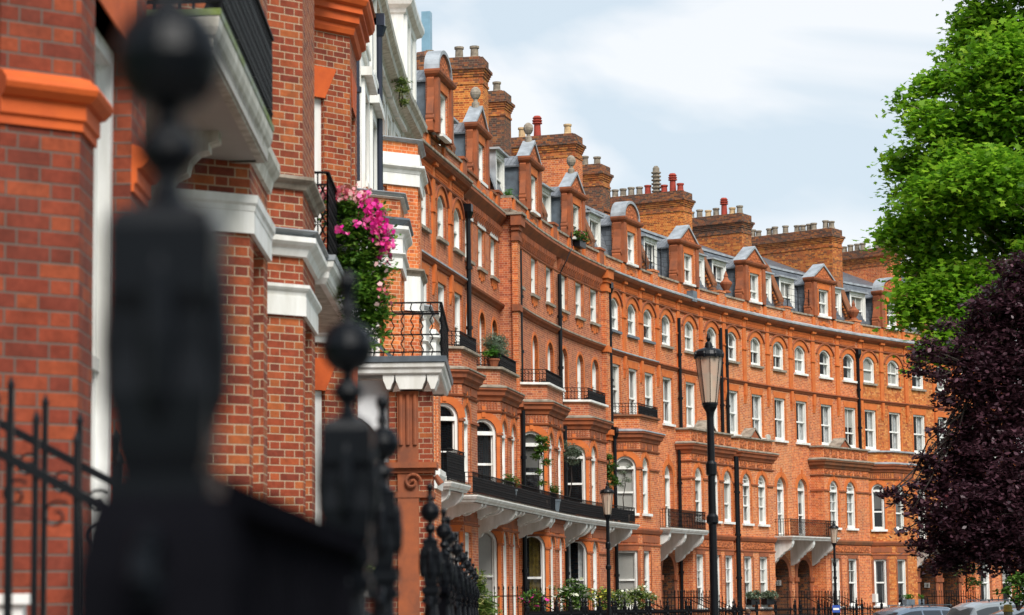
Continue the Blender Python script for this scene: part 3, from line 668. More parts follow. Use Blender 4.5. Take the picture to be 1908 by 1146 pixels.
    for x0,x1 in ((sa,g-1.1),(g+1.1,sb)):
        if x1>x0: pc.cut(); pc.box(x0,x1,v0-.38,v0+.04,15.22,15.30,step=1.2)
    pc.build_each('parapet_coping','stone' if i!=1 else 'terradk',t)
    pp=MB(fn)
    for s_ in (g-1.05,g+1.05,sa+.3,sb-.35): pp.cut(); pp.box(s_-.13,s_+.13,v0-.1,v0+.05,14.66,15.21)
    pp.cut()
    for q in (-.45,-.15,.15): pp.box(g+q,g+q+.3,v0-.06,v0+.02,14.86+(.08 if q==-.15 else 0),15.0+(.08 if q==-.15 else 0))
    pp.build_each('parapet_pier','orange',t)
    gable(t,fn,g,GAB[i],{0:-.15,1:-.6}.get(i,v0-.02),bl=R_.choice(['net','net','half']),finial=(i in(1,2,3)),old=(i in(0,1,2,3)))
    # pier between the houses
    if i in (2,4):
        pr=MB(fn); s_=sa; e=.12; dv=.20
        pr.box(s_-e,s_+.30,v0,v0+dv,0,13.75); pr.build('brick_pier','brick',t)
        pm=MB(fn)
        for z0_,z1_,ex in ((13.75,13.9,.06),(13.9,14.1,.02),(14.1,14.25,.08),(14.25,14.6,.16),(11.4,11.62,.06),(8.0,8.2,.06),(8.2,8.4,.14)): pm.cut(); pm.box(s_-e-ex,s_+.30+ex,v0,v0+dv+ex,z0_,z1_)
        pm.build_each('pier_capital','orange' if i==4 else 'terra',t)
        pl2=MB(fn); pl2.box(s_-e-.2,s_+.30+.2,v0-.2,v0+dv+.22,14.6,14.68); pl2.build('pier_capping','stone',t)
    # roof
    rf=MB(fn)
    prof=[(v0-.34,14.9),(v0-.50,15.3),(v0-1.05,16.9),(v0-1.5,17.55),(v0-6.3,19.55),(v0-9,18.2),(v0-9,14.9)]
    k=max(1,int((sb-sa)/1.5))
    for j in range(k):
        x0,x1=lerp(sa,sb,j/k),lerp(sa,sb,(j+1)/k)
        for a,b in zip(prof,prof[1:]):
            L0=math.hypot(a[0]-v0,a[1]-14.9); L1=L0+math.hypot(b[0]-a[0],b[1]-a[1])
            rf.poly([(x0,a[0],a[1]),(x1,a[0],a[1]),(x1,b[0],b[1]),(x0,b[0],b[1])],[(x0,L0),(x1,L0),(x1,L1),(x0,L1)])
    ro=rf.build('roof','slate' if i>=5 else 'slatelt',t); LOC[ro.name]=wloc(t)
    rl=MB(fn); rl.box(sa,sb,v0-1.62,v0-1.42,17.53,17.63,step=1.2); rl.box(sa,sb,v0-6.42,v0-6.18,19.5,19.62,step=1.2); rl.build('lead_roll','lead',ro)
    # party wall upstand
    pw=MB(fn); o_=.22
    pf=[(v0-.30,15.25),(v0-.30,15.75),(v0-.42,16.05),(v0-.62,16.5),(v0-.82,17.0),(v0-1.02,17.4),(v0-1.30,17.75),(v0-1.7,17.95),(v0-6.3,19.85),(v0-6.3,15.25)]
    pw.prism(pf,'s',sb-.2,sb+.16); pw.build('party_wall','brickdark',t)
    pw=MB(fn)
    for a,b in zip(pf[1:9],pf[2:9]):
        pw.quad((sb-.25,a[0]+.02,a[1]+.06),(sb+.21,a[0]+.02,a[1]+.06),(sb+.21,b[0]+.02,b[1]+.06),(sb-.25,b[0]+.02,b[1]+.06)); 
        for s_ in (sb-.25,sb+.21): pw.quad((s_,a[0]+.02,a[1]+.06),(s_,b[0]+.02,b[1]+.06),(s_,b[0],b[1]-.05),(s_,a[0],a[1]-.05))
        pw.quad((sb-.25,a[0]+.02,a[1]+.06),(sb+.21,a[0]+.02,a[1]+.06),(sb+.21,a[0],a[1]-.05),(sb-.25,a[0],a[1]-.05))
    pw.build('party_wall_coping','terradk',t)
    pw=MB(fn)
    for a,b in zip(pf[1:8],pf[2:9]):
        n_=max(1,int(math.hypot(b[0]-a[0],b[1]-a[1])/.16))
        for q in range(n_):
            v_,z_=lerp(a[0],b[0],(q+.5)/n_),lerp(a[1],b[1],(q+.5)/n_)
            pw.box(sb-.25,sb-.2,v_-.15,v_-.08,z_-.20,z_-.10)
    pw.build('brick_dentil','brickgold',t)
    ped=MB(fn); ped.box(sb-.34,sb+.22,v0-.42,v0+.06,14.7,15.36); ped.box(sb-.40,sb+.28,v0-.46,v0+.10,15.36,15.44); ped.build('parapet_pedestal','brick' if i>3 else 'terra',t)
    # dormers each side of the gable
    ck='leaddk' if i in(6,7,8,9) else 'lead'
    s0=sa+.40; s1=min(g-1.25,s0+1.5)
    if s1-s0>.8: dormer(t,fn,s0,s1,v0-.60,ck)
    s1=sb-.42; s0=max(g+1.3,s1-1.3)
    if s1-s0>.5: dormer(t,fn,s0,s1,v0-.60,ck)
    # chimney stack on the party wall
    CH={0:(-.75,-6.3),1:(-.85,-6.3),2:(-1.7,-6.0),3:(-.85,-6.2),4:(-2.1,-6.2),5:(-1.55,-6.3),6:(-2.05,-6.2),7:(-1.0,-6.5),8:(-2.0,-6.8),9:(-1.5,-6.5)}[i]
    PK={0:'gggg',1:'g-g-g-g-gg',2:'g-g-g-g',3:'pppppP-p',4:'gg-gGgg',5:'ggggggrGrPr',6:'rgggpgPpg',7:'ggg-gg-g-gggg-gg',8:'ggggggg-ggg',9:'ggggg'}[i]
    cm={0:('brickchim','brickchim'),1:('brickgold','brickchim'),2:('brickdark','brickchim'),3:('brick','brickchim'),4:('brickdark','brickchim'),5:('brickgold','brickchim'),6:('brickchim','brickdark'),7:('brickchim','brickchim'),8:('brick','brickchim'),9:('brickchim','brickdark')}[i]
    tops={1:19.95,2:20.35,3:19.95,4:20.0,5:20.0,6:20.0,7:20.05,8:20.0}
    if i>0: chimney(t,fn,sb,CH[0],CH[1],cm,PK,tops.get(i,20.),flue=(i==1))
    bay(t,fn,i,by,v0,bmat)
    # downpipes
    dp={0:[(8.95,.16,13.55,8.45)],1:[],2:[(15.75,.16,13.5,8.45),(15.2,.3,8.1,.3)],3:[(22.45,.14,13.6,8.45),(22.3,.3,8.1,.3)],4:[(29.42,.16,13.75,8.45),(29.3,.3,8.1,.3)],5:[(38.1-.25,.74,13.7,.3),(42.78,.1,13.75,.3)],6:[(43.42,.1,13.75,8.45),(43.3,.52,8.1,.3)],7:[(56.95,.1,13.55,.3)],8:[],9:[]}[i]
    if i==5: dp=[(38.05,.12,13.7,8.45),(37.72,.13,8.3,.3),(42.8,.1,13.75,8.45),(42.75,.68,8.1,.3)]
    for s_,v,zt,zb in dp:
        q=MB(fn); pipe(q,s_,v0+v,zb,zt,head=(i in(0,7,4))); q.build('downpipe','black',t)
    if i==5: q=MB(fn); q.tube((38.05,.12,8.5),(37.72,.13,8.25),.06); q.build('downpipe','black',t)
    return t
def bay(t,fn,i,by,v0,bmat):
    a,b,d=by['a'],by['b'],by['d']+v0; cs=by.get('cs',.08); k=by['k']; lo=i<4
    if k=='q': cs=.1
    plan=[(a,v0),(a+cs,d),(b-cs,d),(b,v0)]
    B=MB(fn); faces=[Face(plan[0],plan[1]),Face(plan[1],plan[2]),Face(plan[2],plan[3])]
    top=8.98; L=faces[1].L
    gz=(1.56,3.8,0) if not lo or i==0 else (1.2,4.05,.44)
    specs=[]
    if k=='c':
        c=(faces[0].L)/2; w=min(.42,c-.1) if i!=8 else .31
        specs.append((0,c,w)); 
        wc={0:.68,1:.62,2:.62,3:.65,4:.72,8:.62}[i]; specs.append((1,wc,.45))
        specs.append((1,L-.6,.42)) if L>2.8 else None
    else:
        cc={5:[38.7,40.55,42.0],6:[44.5,46.18],7:[53.15,54.85],9:[67.5,69.5]}[i]
        for c in cc:
            if c+.5<b-.05: specs.append((1,c-a-cs,.46))
    allops={0:[],1:[],2:[]}; wl=[]
    for fi,c,w in specs:
        o=dict(a=c-w,b=c+w,z0=5.22,z1=7.44,rise=w-.01,dep=.07); allops[fi].append(o); wl.append((fi,o,'transom',(1,1,1) if i in(6,7) else (0,0)))
        o=dict(a=c-w,b=c+w,z0=gz[0],z1=gz[1],rise=min(gz[2],w-.01),dep=.07); allops[fi].append(o); wl.append((fi,o,'sash',(1,0,1) if i in(5,6,7) else (0,0)))
    for fi,F in enumerate(faces): wall(B,F,0,top,allops[fi],0,step=1.3)
    B.poly([(p[0],p[1],top-.1) for p in plan])
    for z in (4.2,8.2): B.poly([(p[0],p[1],z) for p in [(a+.05,v0+.01),(a+cs+.02,d-.15),(b-cs-.02,d-.15),(b-.05,v0+.01)]])
    bo=B.build('bay',bmat,t); LOC[bo.name]=wloc(t)
    for fi,o,kd,bars in wl:
        bl=R_.choice(['net','full','net','half',None])
        if i==2 and kd=='sash' and fi==0: bl='yellow'
        if i==1 and kd=='sash': bl='full'
        window(t,fn,faces[fi],o,kd,bars,'white' if i>3 else None,'orange' if kd=='transom' or lo else 'terra',bl,.22,glass='glassdk' if i in(8,2) else 'glass',keyed=kd=='transom')
    M=MB(fn)
    M.cut(); M.mould(plan,[(0,7.98),(.05,8.0),(.08,8.1),(.16,8.16),(.18,8.26),(.24,8.32),(.24,8.38),(0,8.4)])
    M.cut(); M.mould(plan,[(0,7.62),(.05,7.64),(.07,7.69),(0,7.72)])
    M.cut(); M.mould(plan,[(0,4.42),(.05,4.46),(.10,4.58),(.10,4.64),(0,4.66)]); M.cut(); M.mould(plan,[(0,3.98),(.04,4.0),(.04,4.05),(0,4.07)])
    M.build_each('string_course','terra' if i not in(7,) else 'terradk',bo)
    # impost band broken at openings
    I=MB(fn)
    for fi,F in enumerate(faces):
        cuts=sorted([(o['a']-.01,o['b']+.01) for o in allops[fi] if o['z0']>5]); x=0
        for p,q in cuts+[(F.L,F.L)]:
            if p-x>.03:
                I.cut(); fbox(I,F,x,p,0,.06,6.93,7.0)
                if lo and i>0: I.cut(); fbox(I,F,x,p,0,.05,3.55,3.62)
            x=q
    I.build_each('impost_band','terra',bo)
    C=MB(fn)
    if k=='c' or True:
        cm='lead' if i in(4,8) else ('white' if i in(2,3) else 'stone')
        C.mould(plan,[(-.25,top-.02),(.04,top-.02),(.10,top),(.10,top+.07),(-.25,top+.09)]); C.build('bay_coping',cm if i!=4 else 'terradk',bo)
        l=MB(fn); l.mould(plan,[(0,8.4),(.26,8.385),(.26,8.43),(0,8.5)]); l.build('cornice_capping','lead' if i in(4,8) else 'stone',bo)
    # panels in the parapet and frieze
    P=MB(fn)
    for fi,F in enumerate(faces):
        if F.L<.7: continue
        n=max(1,int(F.L/.75)); ww=F.L/n
        for j in range(n):
            P.cut()
            if k=='q' or fi>0: fbox(P,F,j*ww+.1,(j+1)*ww-.1,0,.03,7.74,7.95)
            P.cut()
            if k=='q': fbox(P,F,j*ww+.12,(j+1)*ww-.12,0,.03,8.55,8.88)
        if k=='c' and fi==0:
            x=.08
            while x<F.L-.1: fbox(P,F,x,x+.05,0,.03,7.74,7.95); x+=.10
        P.cut(); fbox(P,F,.15,F.L-.15,0,.02,4.12,4.38); P.cut()
    P.build_each('frieze_panel','carved' if k=='q' else 'terra',bo)
    if k=='q' and i!=9:
        c=(a+b)/2-.2; g=MB(fn); g.prism([(c-.5,9.05),(c,9.42),(c+.5,9.05)],'v',d-.45,d+.08); g.build('small_pediment','terra',bo)
        g=MB(fn)
        for sg in(-1,1): g.quad((c,d+.13,9.5),(c+sg*.62,d+.13,9.05),(c+sg*.62,d-.5,9.05),(c,d-.5,9.5)); g.quad((c,d+.13,9.5),(c+sg*.62,d+.13,9.05),(c+sg*.52,d+.13,9.05),(c,d+.13,9.42))
        g.build('pediment_capping','stone',bo)
    if k=='c' and i!=8:
        r=MB(fn); e=.02; pr=[(a+.02,v0+.12),(a+cs-.02,d-.02)]
        railing(r,pr,top+.07,top+.50,.12); rr=r.build('balcony_railing','iron',bo)
        r=MB(fn); railing(r,[(a+cs-.02,d-.02),(b-cs+.02,d-.02),(b-.02,v0+.12)],top+.07,top+.50,.10,dense=True); r.build('balcony_railing','iron',bo)
houses=[make_house(i) for i in range(10)]
# -------- balconies at first floor
def balcony(name,label,s0,s1,v0,v1,zb,zt,zr,consoles,wallv=0.,gap=None,dense=True,ends=(True,True),ch=.85,owner=None):
    fn=mapD; c=fn((s0+s1)/2,v1,zb)
    t=thing(name,label,'balcony',c,'balconies along the crescent')
    b=MB(fn); b.mould([(s0,v0),(s0,v1),(s1,v1),(s1,v0)],[(-.12,zb),(0,zb),(.02,zb+.05),(.06,zb+.08),(.10,zt-.03),(.10,zt),(-.2,zt+.01)])
    b.box(s0,s1,v0,v1-.02,zb,zt-.005,step=1.2); b.build('slab','white',t)
    l=MB(fn); l.mould([(s0,v0),(s0,v1),(s1,v1),(s1,v0)],[(-.10,zt+.012),(.08,zt+.004),(.09,zt+.03),(-.10,zt+.04)]); l.build('slab_capping','stone',t)
    r=MB(fn)
    if ends[0]: railing(r,[(s0+.05,v0+.05),(s0+.05,v1-.06)],zt+.03,zr,.11,wavy=False)
    if ends[1]: railing(r,[(s1-.05,v1-.06),(s1-.05,v0+.05)],zt+.03,zr,.11,wavy=False)
    if ends[0] or ends[1]: r.build('end_railing','iron',t)
    segs=[(s0+.05,s1-.05)]
    if gap: segs=[(s0+.05,gap[0]),(gap[1],s1-.05)]
    for a,b_ in segs:
        r=MB(fn); railing(r,[(a,v1-.06),(b_,v1-.06)],zt+.03,zr,.12 if dense else .075,dense=dense,wavy=not dense); r.build('front_railing','iron',t)
    if gap:
        r=MB(fn); railing(r,[gap_p for gap_p in ((gap[0],v1-.06),(gap[1],v1-.06))],zt+.03,zr,.12,wavy=False); r.build('gate_railing','iron',t)
    for q in consoles:
        s_,wv,h=q if len(q)==3 else (q[0],q[1],ch)
        k=MB(fn); k.prism(console_prof(wv,v1-.04,zb,h),'s',s_-.11,s_+.11); k.build('console','white',t)
    return t
cons=[]
for i in (0,1,2,3):
    by=BAY[i]; vv={0:-.35,1:-.45}.get(i,0)
    a,b=by['a'],by['b']; d=by['d']+vv
    cons+=[(a+.15,vv+.3,.5),(a+by['cs']+.12,d,.32),(b-by['cs']-.1,d,.32),(b-.1,vv+.3,.5),((b+SB[i+1])/2+.9,vv,.9),(SB[i+1]-.1,vv,.9)]
cons=[c for c in cons if 2.8<c[0]<28.6]
balcony('balcony','long black iron balcony on white brackets running past four bays',2.5,28.9,0.,1.24,4.56,4.74,5.38,cons,gap=(15.2,16.3),ends=(True,True))
balcony('balcony','black iron balcony over the arched doorway left of the large street lamp',33.2,37.85,0.,1.25,4.56,4.74,5.5,[(33.4,0,1.0),(35.35,0,1.1),(37.45,.0,1.1)],dense=False)
balcony('balcony','black iron balcony on white scrolled brackets over the two arched doorways, one numbered 22',47.5,52.3,0.,1.2,4.56,4.72,5.5,[(47.75,0,1.1),(49.95,0,1.1),(52.1,0,1.1)],dense=False)
balcony('balcony','black iron balcony partly behind the purple leaves at the right end of the crescent',61.6,66.4,0.,1.25,4.56,4.72,5.5,[(61.9,0,1.2),(63.9,0,1.2),(66,0,1.2)],dense=True)
balcony('balcony','small black iron balcony on a white bracket at the crescent corner nearest the portico',-.7,1.6,-.2,1.2,4.75,4.95,5.85,[(1.3,0,.8),(-.4,0,.8)],dense=True)
# number plates and small boxes on the walls are parts of their house
def plate(h,s_,z,w_,hh,txt,v,mat='white'):
    b=MB(mapD); b.box(s_-w_/2,s_+w_/2,v,v+.02,z,z+hh); o=b.build('number_plate',mat,houses[h]); 
    if txt: text(txt,mapD(s_,v+.024,z+hh*.16),hh*.75,s_,o,houses[h])
def text(s,loc,size,s_,par,root,mat='black',rz=None):
    c=bpy.data.curves.new('lettering','FONT'); c.body=s; c.size=size; c.align_x='CENTER'; c.extrude=.003; c.materials.append(MT[mat])
    o=bpy.data.objects.new('lettering',c); col.objects.link(o); o.parent=par
    o.rotation_euler=(0,0,0); dg=bpy.context.evaluated_depsgraph_get(); dg.update(); me=bpy.data.meshes.new_from_object(o.evaluated_get(dg)); bpy.data.objects.remove(o); o=bpy.data.objects.new('lettering',me); col.objects.link(o); o.parent=par
    o.location=Vector(loc)-LOC[root.name]; o.rotation_euler=(math.pi/2,0,(math.pi/2-(s_/RAD)) if rz is None else rz)
    return o
# ---- number plates on the crescent
def reveal_plate(h,s_,v,z,w_,hh,txt,mat='white'):
    b=MB(mapD); b.box(s_-.02,s_,v-w_/2,v+w_/2,z,z+hh); o=b.build('number_plate',mat,houses[h])
    if txt: text(txt,mapD(s_-.025,v,z+hh*.16),hh*.85,s_,o,houses[h],rz=-(s_/RAD))
reveal_plate(6,49.58,-.55,2.55,.34,.24,'22'); reveal_plate(7,51.83,-.5,2.3,.24,.3,'','cream'); reveal_plate(8,63.83,-.5,2.45,.3,.24,'18')
b=MB(mapD); b.prism([(47.55,8.9),(47.72,8.78),(47.9,8.9),(47.9,9.3),(47.72,9.36),(47.55,9.3)],'v',0,.09); b.build('alarm_box','cream',houses[6])
b=MB(mapD); b.box(39.25,39.75,0,.3,14.55,15.0); b.build('satellite_box','leaddk',houses[5])
b=MB(mapD); b.box(57.35,57.6,.25,.45,1.75,2.15); b.build('notice_board','white',houses[8])
# cable hanging over the cornice
b=MB(mapD); pr=None
for q in [(24.9,.0,16.3),(24.6,.05,15.6),(24.0,.25,14.75),(23.2,.36,14.5),(22.7,.34,14.1),(22.55,.12,13.6)]:
    if pr: b.tube(pr,q,.02,5)
    pr=q
b.build('hanging_cable','black',houses[3])
# cast roof antenna wires on the terrace garden rail
for h,s0,s1 in ((4,34.3,35.4),(5,35.8,37.5),(6,50.0,50.15),(7,50.4,52.6)):
    if s1-s0<.3: continue
    b=MB(mapD)
    for z in (15.75,16.05,16.35): b.bar((s0,-.1,z),(s1,-.1,z),.015)
    for s_ in (s0,(s0+s1)/2,s1): b.bar((s_,-.1,15.3),(s_,-.1,16.5),.035)
    b.build('roof_terrace_rail','black',houses[h])
for h,s_,v in ((6,44.0,-.12),(7,57.05,-.12)):
    b=MB(mapD); b.lathe((s_,v),[(.2,15.44),(.2,15.5),(.12,15.55),(.16,15.62),(.27,15.82),(.28,15.9),(.14,16.02),(.08,16.15),(.1,16.2),(.0,16.45)],10); b.build('urn_finial','terra',houses[h])
# ================================================================ near street
def band(fn,plan,z0,z1,e,mat,par,name,prof=None):
    b=MB(fn); b.mould(plan,prof or [(-.02,z0),(e*.3,z0+.01),(e*.5,z0+(z1-z0)*.4),(e*.8,z0+(z1-z0)*.55),(e,z0+(z1-z0)*.7),(e,z1-.01),(-.02,z1)]); return b.build(name,mat,par)
def nearhouse(label,s0,s1,zt,mat='bricknear',wm=None,wins=()):
    fn=mapN; t=thing('terraced_house',label,'house',fn((s0+s1)/2,0,0),'terraced houses of the near street')
    F=Face((s0,0),(s1,0)); b=MB(fn); ops=[]
    for (y,z0,z1,w) in wins: ops.append(dict(a=y-s0-w/2,b=y-s0+w/2,z0=z0,z1=z1,dep=.14))
    wall(b,F,0,zt,ops,0,step=3)
    for s_ in (s0+.004,s1-.004): b.quad((s_,0,0),(s_,-9,0),(s_,-9,zt),(s_,0,zt))
    b.quad((s0,-9,0),(s1,-9,0),(s1,-9,zt),(s0,-9,zt)); b.quad((s0,0,zt),(s1,0,zt),(s1,-9,zt),(s0,-9,zt))
    b.build('wall',mat,t)
    for o in ops:
        fo=window(t,fn,F,o,bars=(1,1),sill='white',surround=None,blind='net')
        u=MB(fn); ring(u,F,o,-.28,-.05,.07); fbox(u,F,o['a']-.42,o['b']+.42,0,.22,o['z1']+.28,o['z1']+.46); fbox(u,F,o['a']-.34,o['b']+.34,0,.14,o['z0']-.32,o['z0']-.1); u.build('surround','white',fo)
    return t
def nbay(t,a,c,e,v,zt,mat,cops=(),fops=(),z0=0,nm='bay',cant2=None):
    fn=mapN; plan=[(a,0),(c,v),(e,v),(e+(c-a),0)]; fs=[Face(plan[0],plan[1]),Face(plan[1],plan[2]),Face(plan[2],plan[3])]
    b=MB(fn); oo=[list(cops),list(fops),[]]
    for F,o in zip(fs,oo): wall(b,F,z0,zt,o,0,step=9)
    b.poly([(p[0],p[1],zt-.01) for p in plan]); bo=b.build(nm,mat,t); LOC[bo.name]=wloc(t)
    return plan,fs,bo
def op(a,b,z0,z1,dep=.1,rise=0): return dict(a=a,b=b,z0=z0,z1=z1,dep=dep,rise=rise)
# -- house A: the bay at the left edge
tA=nearhouse('red brick house at the left edge with an orange moulding and tall white sash',5.,14.3,12.)
fo=[op(.4,1.62,1.2,4.62,.1)]
pl,fs,bo=nbay(tA,10.5,11.2,13.35,.985,12,'bricknear2',[op(.2,.80,1.2,4.62,.1)],fo)
window(tA,mapN,fs[1],fo[0],bars=(0,0),sill='white',surround=None,blind='net',fw_=.09)
window(tA,mapN,fs[0],op(.2,.80,1.2,4.62,.1),bars=(0,0),sill='white',surround=None,blind='net')
b=MB(mapN)
for a0,a1,F in ((.80,fs[0].L,fs[0]),(0,.4,fs[1]),(1.62,fs[1].L,fs[1])):
    pass
pth=[(11.2-.7*.345,.985-.985*.345),(11.2,.985),(11.6,.985)]
PR=[(0,3.86),(.015,3.86),(.015,3.9),(.03,3.91),(.03,3.985),(.055,3.99),(.085,4.02),(.095,4.045),(.085,4.07),(.06,4.085),(.05,4.10),(0,4.12)]
b.mould(pth,PR); b.cut(); b.mould([(12.82,.985),(13.35,.985)],PR); b.build_each('impost_moulding','terranear',bo)
b=MB(mapN); F=fs[1]; b.poly([F(.4,.012,4.62),F(1.62,.012,4.62),F(1.72,.012,5.05),F(.3,.012,5.05)]); b.quad(F(.4,.012,4.62),F(1.62,.012,4.62),F(1.62,-.1,4.62),F(.4,-.1,4.62)); b.build('flat_arch','terranear',bo)
b=MB(mapI); b.box(-2.6,-1.90,9.5,9.6,1.645,1.685); b.box(-2.6,-1.93,9.52,9.6,1.59,1.645); o=b.build('window_ledge','white',tA)
# -- house B
tB=nearhouse('red brick house with a mossy white porch balcony, just behind the nearest railing post',14.3,20.6,12.)
fo=[op(.28,1.12,2.0,4.44,.1)]
pl,fs,bo=nbay(tB,17.4,18.1,19.55,1.1,12,'bricknear',[],fo)
window(tB,mapN,fs[1],fo[0],bars=(0,0),sill='white',surround=None,blind='net',fw_=.09)
band(mapN,pl,4.45,4.62,.035,'white',bo,'white_frieze',[(-.02,4.45),(.035,4.45),(.035,4.62),(-.02,4.62)])
band(mapN,pl,4.60,4.74,.06,'white',bo,'white_cornice',[(.0,4.60),(.04,4.62),(.045,4.66),(.06,4.68),(.065,4.74),(0,4.75)])
band(mapN,pl[1:],5.0,5.26,.1,'cream',bo,'balcony_moulding')
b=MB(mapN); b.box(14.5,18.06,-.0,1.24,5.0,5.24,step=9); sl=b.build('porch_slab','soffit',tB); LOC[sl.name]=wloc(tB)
b=MB(mapN); b.mould([(14.5,.0),(14.5,1.22),(18.06,1.22),(18.06,.9)],[(-.06,4.985),(0.0,4.985),(.01,5.03),(.02,5.05),(.02,5.10),(.035,5.12),(.05,5.17),(.055,5.23),(-.06,5.24)]); b.build('slab_moulding','cream',sl)
b=MB(mapN); b.mould([(14.5,.0),(14.5,1.22),(18.06,1.22),(18.06,.9)],[(-.1,5.242),(.06,5.235),(.065,5.275),(-.1,5.29)]); b.build('slab_edge','moss',sl) if False else None
MT['moss']=plain('mossy_lead',(.30,.32,.30),.8,.2,.5,2.2,c2=(.16,.22,.03),bump=.6,fine=25); b.build('slab_edge','moss',sl)
b=MB(mapN); railing(b,[(14.55,1.27),(18.0,1.27)],5.3,5.93,.055,dense=True); railing(b,[(14.55,.2),(14.55,1.27)],5.3,5.93,.08,wavy=False); b.build('balcony_railing','iron',tB)
b=MB(mapN)
for y in (15.4,16.5,17.6): b.prism([(.98,5.31),(1.3,5.31),(1.24,5.35),(1.26,5.9),(1.22,5.9)],'s',y,y+.03)
b.build('railing_strut','black',tB)
b=MB(mapN); b.prism([(0,5.0),(1.0,5.0),(1.0,4.93),(.93,4.91),(.93,4.86),(.86,4.84),(.80,4.78),(.78,4.70),(.70,4.66),(.66,4.6),(.64,4.52),(.56,4.50),(.56,4.2),(0,4.2)],'s',16.85,17.05); b.build('console','cream',tB)
F=Face((17.1,.62),(17.1001,-.2))
b=MB(mapN); ap=[(.0,4.99),(.62,4.99)]+[(.62-.0,4.3)]+[(.62-.5*math.sin(a),4.3+.5*math.cos(a)*1.1) for a in [math.pi/2*i/10 for i in range(10,-1,-1)]]+[(.0,4.85)]
b.poly([(17.12,q[0],q[1]) for q in [(.95,4.99),(.0,4.99),(.0,4.0)]+[(.0+.62*math.sin(a),4.28+.55*math.cos(a)) for a in [math.pi/2*i/10 for i in range(0,8)]]]); b.build('porch_arch','cream',tB)
# -- house C
tC=nearhouse('red brick house whose lead-topped white balcony slab carries the flower basket',20.6,29.2,14.)
fo=[op(.3,1.15,2.0,4.44,.5)]
pl,fs,bo=nbay(tC,22.45,23.3,24.9,1.1,14,'bricknear',[],fo)
window(tC,mapN,fs[1],dict(fo[0],dep=.1),bars=(0,0),sill='white',surround=None,blind='net',fw_=.07)
band(mapN,pl,4.45,4.64,.035,'white',bo,'white_frieze',[(-.02,4.45),(.035,4.45),(.035,4.64),(-.02,4.64)])
band(mapN,pl,4.62,4.76,.07,'white',bo,'white_cornice')
band(mapN,pl,5.02,5.22,.13,'white',bo,'balcony_moulding'); band(mapN,pl,5.22,5.29,.15,'lead',bo,'slab_edge')
band(mapN,pl,5.68,5.82,.11,'stone',bo,'stone_coping')
b=MB(mapN); b.box(25.0,29.6,0,1.22,5.02,5.2,step=9); b.build('balcony_slab','cream',tC)
b=MB(mapN); b.mould([(25.0,.0),(25.0,1.2),(29.6,1.2),(29.6,.9)],[(-.06,5.0),(0,5.0),(.04,5.06),(.05,5.12),(.09,5.17),(.1,5.23),(-.06,5.24)]); b.build('slab_moulding','white',tC)
b=MB(mapN); b.mould([(25.0,.0),(25.0,1.2),(29.6,1.2),(29.6,.9)],[(-.1,5.241),(.11,5.235),(.12,5.29),(-.1,5.30)]); b.build('slab_edge','lead',tC)
b=MB(mapN); railing(b,[(25.1,.1),(25.1,1.22),(29.5,1.22)],5.3,6.2,.10,dense=True); b.build('balcony_railing','iron',tC)
# -- house D
tD=nearhouse('red brick house with a heavy orange cornice on its bay, above the pink flower basket',29.2,34.2,14.)
cw=[op(.12,1.07,5.55,8.2,.07),op(.12,1.07,2.0,4.4,.07)]; fw2=[op(.3,1.0,5.55,8.2,.3),op(.3,1.0,2.0,4.4,.3)]
pl,fs,bo=nbay(tD,29.95,31.0,32.4,1.08,9.3,'bricknear',cw,fw2)
for o in cw: window(tD,mapN,fs[0],o,bars=(0,0),sill='white',surround='terranear',blind='net',arch=.36,fw_=.13,quoin=False)
for o in fw2: window(tD,mapN,fs[1],dict(o,dep=.2),bars=(0,0),sill='white',surround='terranear',blind='net',arch=.42,quoin=False)
band(mapN,pl,9.1,9.6,.3,'terranear',bo,'cornice',[(0,9.08),(.05,9.10),(.07,9.16),(.07,9.2),(.13,9.24),(.13,9.34),(.18,9.36),(.17,9.44),(.22,9.47),(.25,9.53),(.25,9.6),(0,9.64)])
band(mapN,pl,9.62,9.75,.26,'terradk',bo,'cornice_capping')
b=MB(mapN); b.box(29.96,32.0,.0,.97,9.62,9.64,step=9); b.build('bay_roof','lead',bo)
band(mapN,pl,5.0,5.2,.14,'white',bo,'balcony_moulding'); 
# -- house E: portico
tE=nearhouse('house with the projecting portico, its wavy iron balcony and white panelled bay',34.2,44.6,14.6,'bricknear',wins=[])
b=MB(mapI); X0,X1=-3.1,-1.04; Y0,Y1=34.3,37.9
b.box(X0,X1,Y0,Y1,4.97,5.12); sl=b.build('portico_slab','white',tE); LOC[sl.name]=wloc(tE)
b=MB(mapI)
b.mould([(X0,Y0),(X1,Y0),(X1,Y1),(X0,Y1)][::-1],[(-.04,4.95),(0,4.95),(.02,4.97),(.03,5.02),(.06,5.05),(.07,5.11),(-.04,5.12)]); b.build('slab_moulding','white',sl)
b=MB(mapI); b.mould([(X0,Y0),(X1,Y0),(X1,Y1),(X0,Y1)][::-1],[(-.05,5.121),(.09,5.12),(.10,5.2),(-.05,5.22)]); b.build('slab_edge','leaddk',sl)
b=MB(mapI); railing(b,[(-2.4,Y0+.03),(X1+.02,Y0+.03)],5.22,5.98,.13,wavy=True); b.bar((-2.4,Y0+.03,5.52),(X1,Y0+.03,5.52),.02); b.bar((-2.4,Y0+.03,5.82),(X1,Y0+.03,5.82),.03); b.build('balcony_railing','iron',tE)
b=MB(mapI); railing(b,[(X1+.02,Y0+.03),(X1+.02,Y1)],5.22,5.98,.13,dense=True); b.build('balcony_railing','iron',tE)
# planter and diagonal board behind the railing
b=MB(mapI)
b.bar((-2.15,34.75,5.62),(-1.72,34.75,5.22),.05); b.build('leaning_board','leaddk',tE)
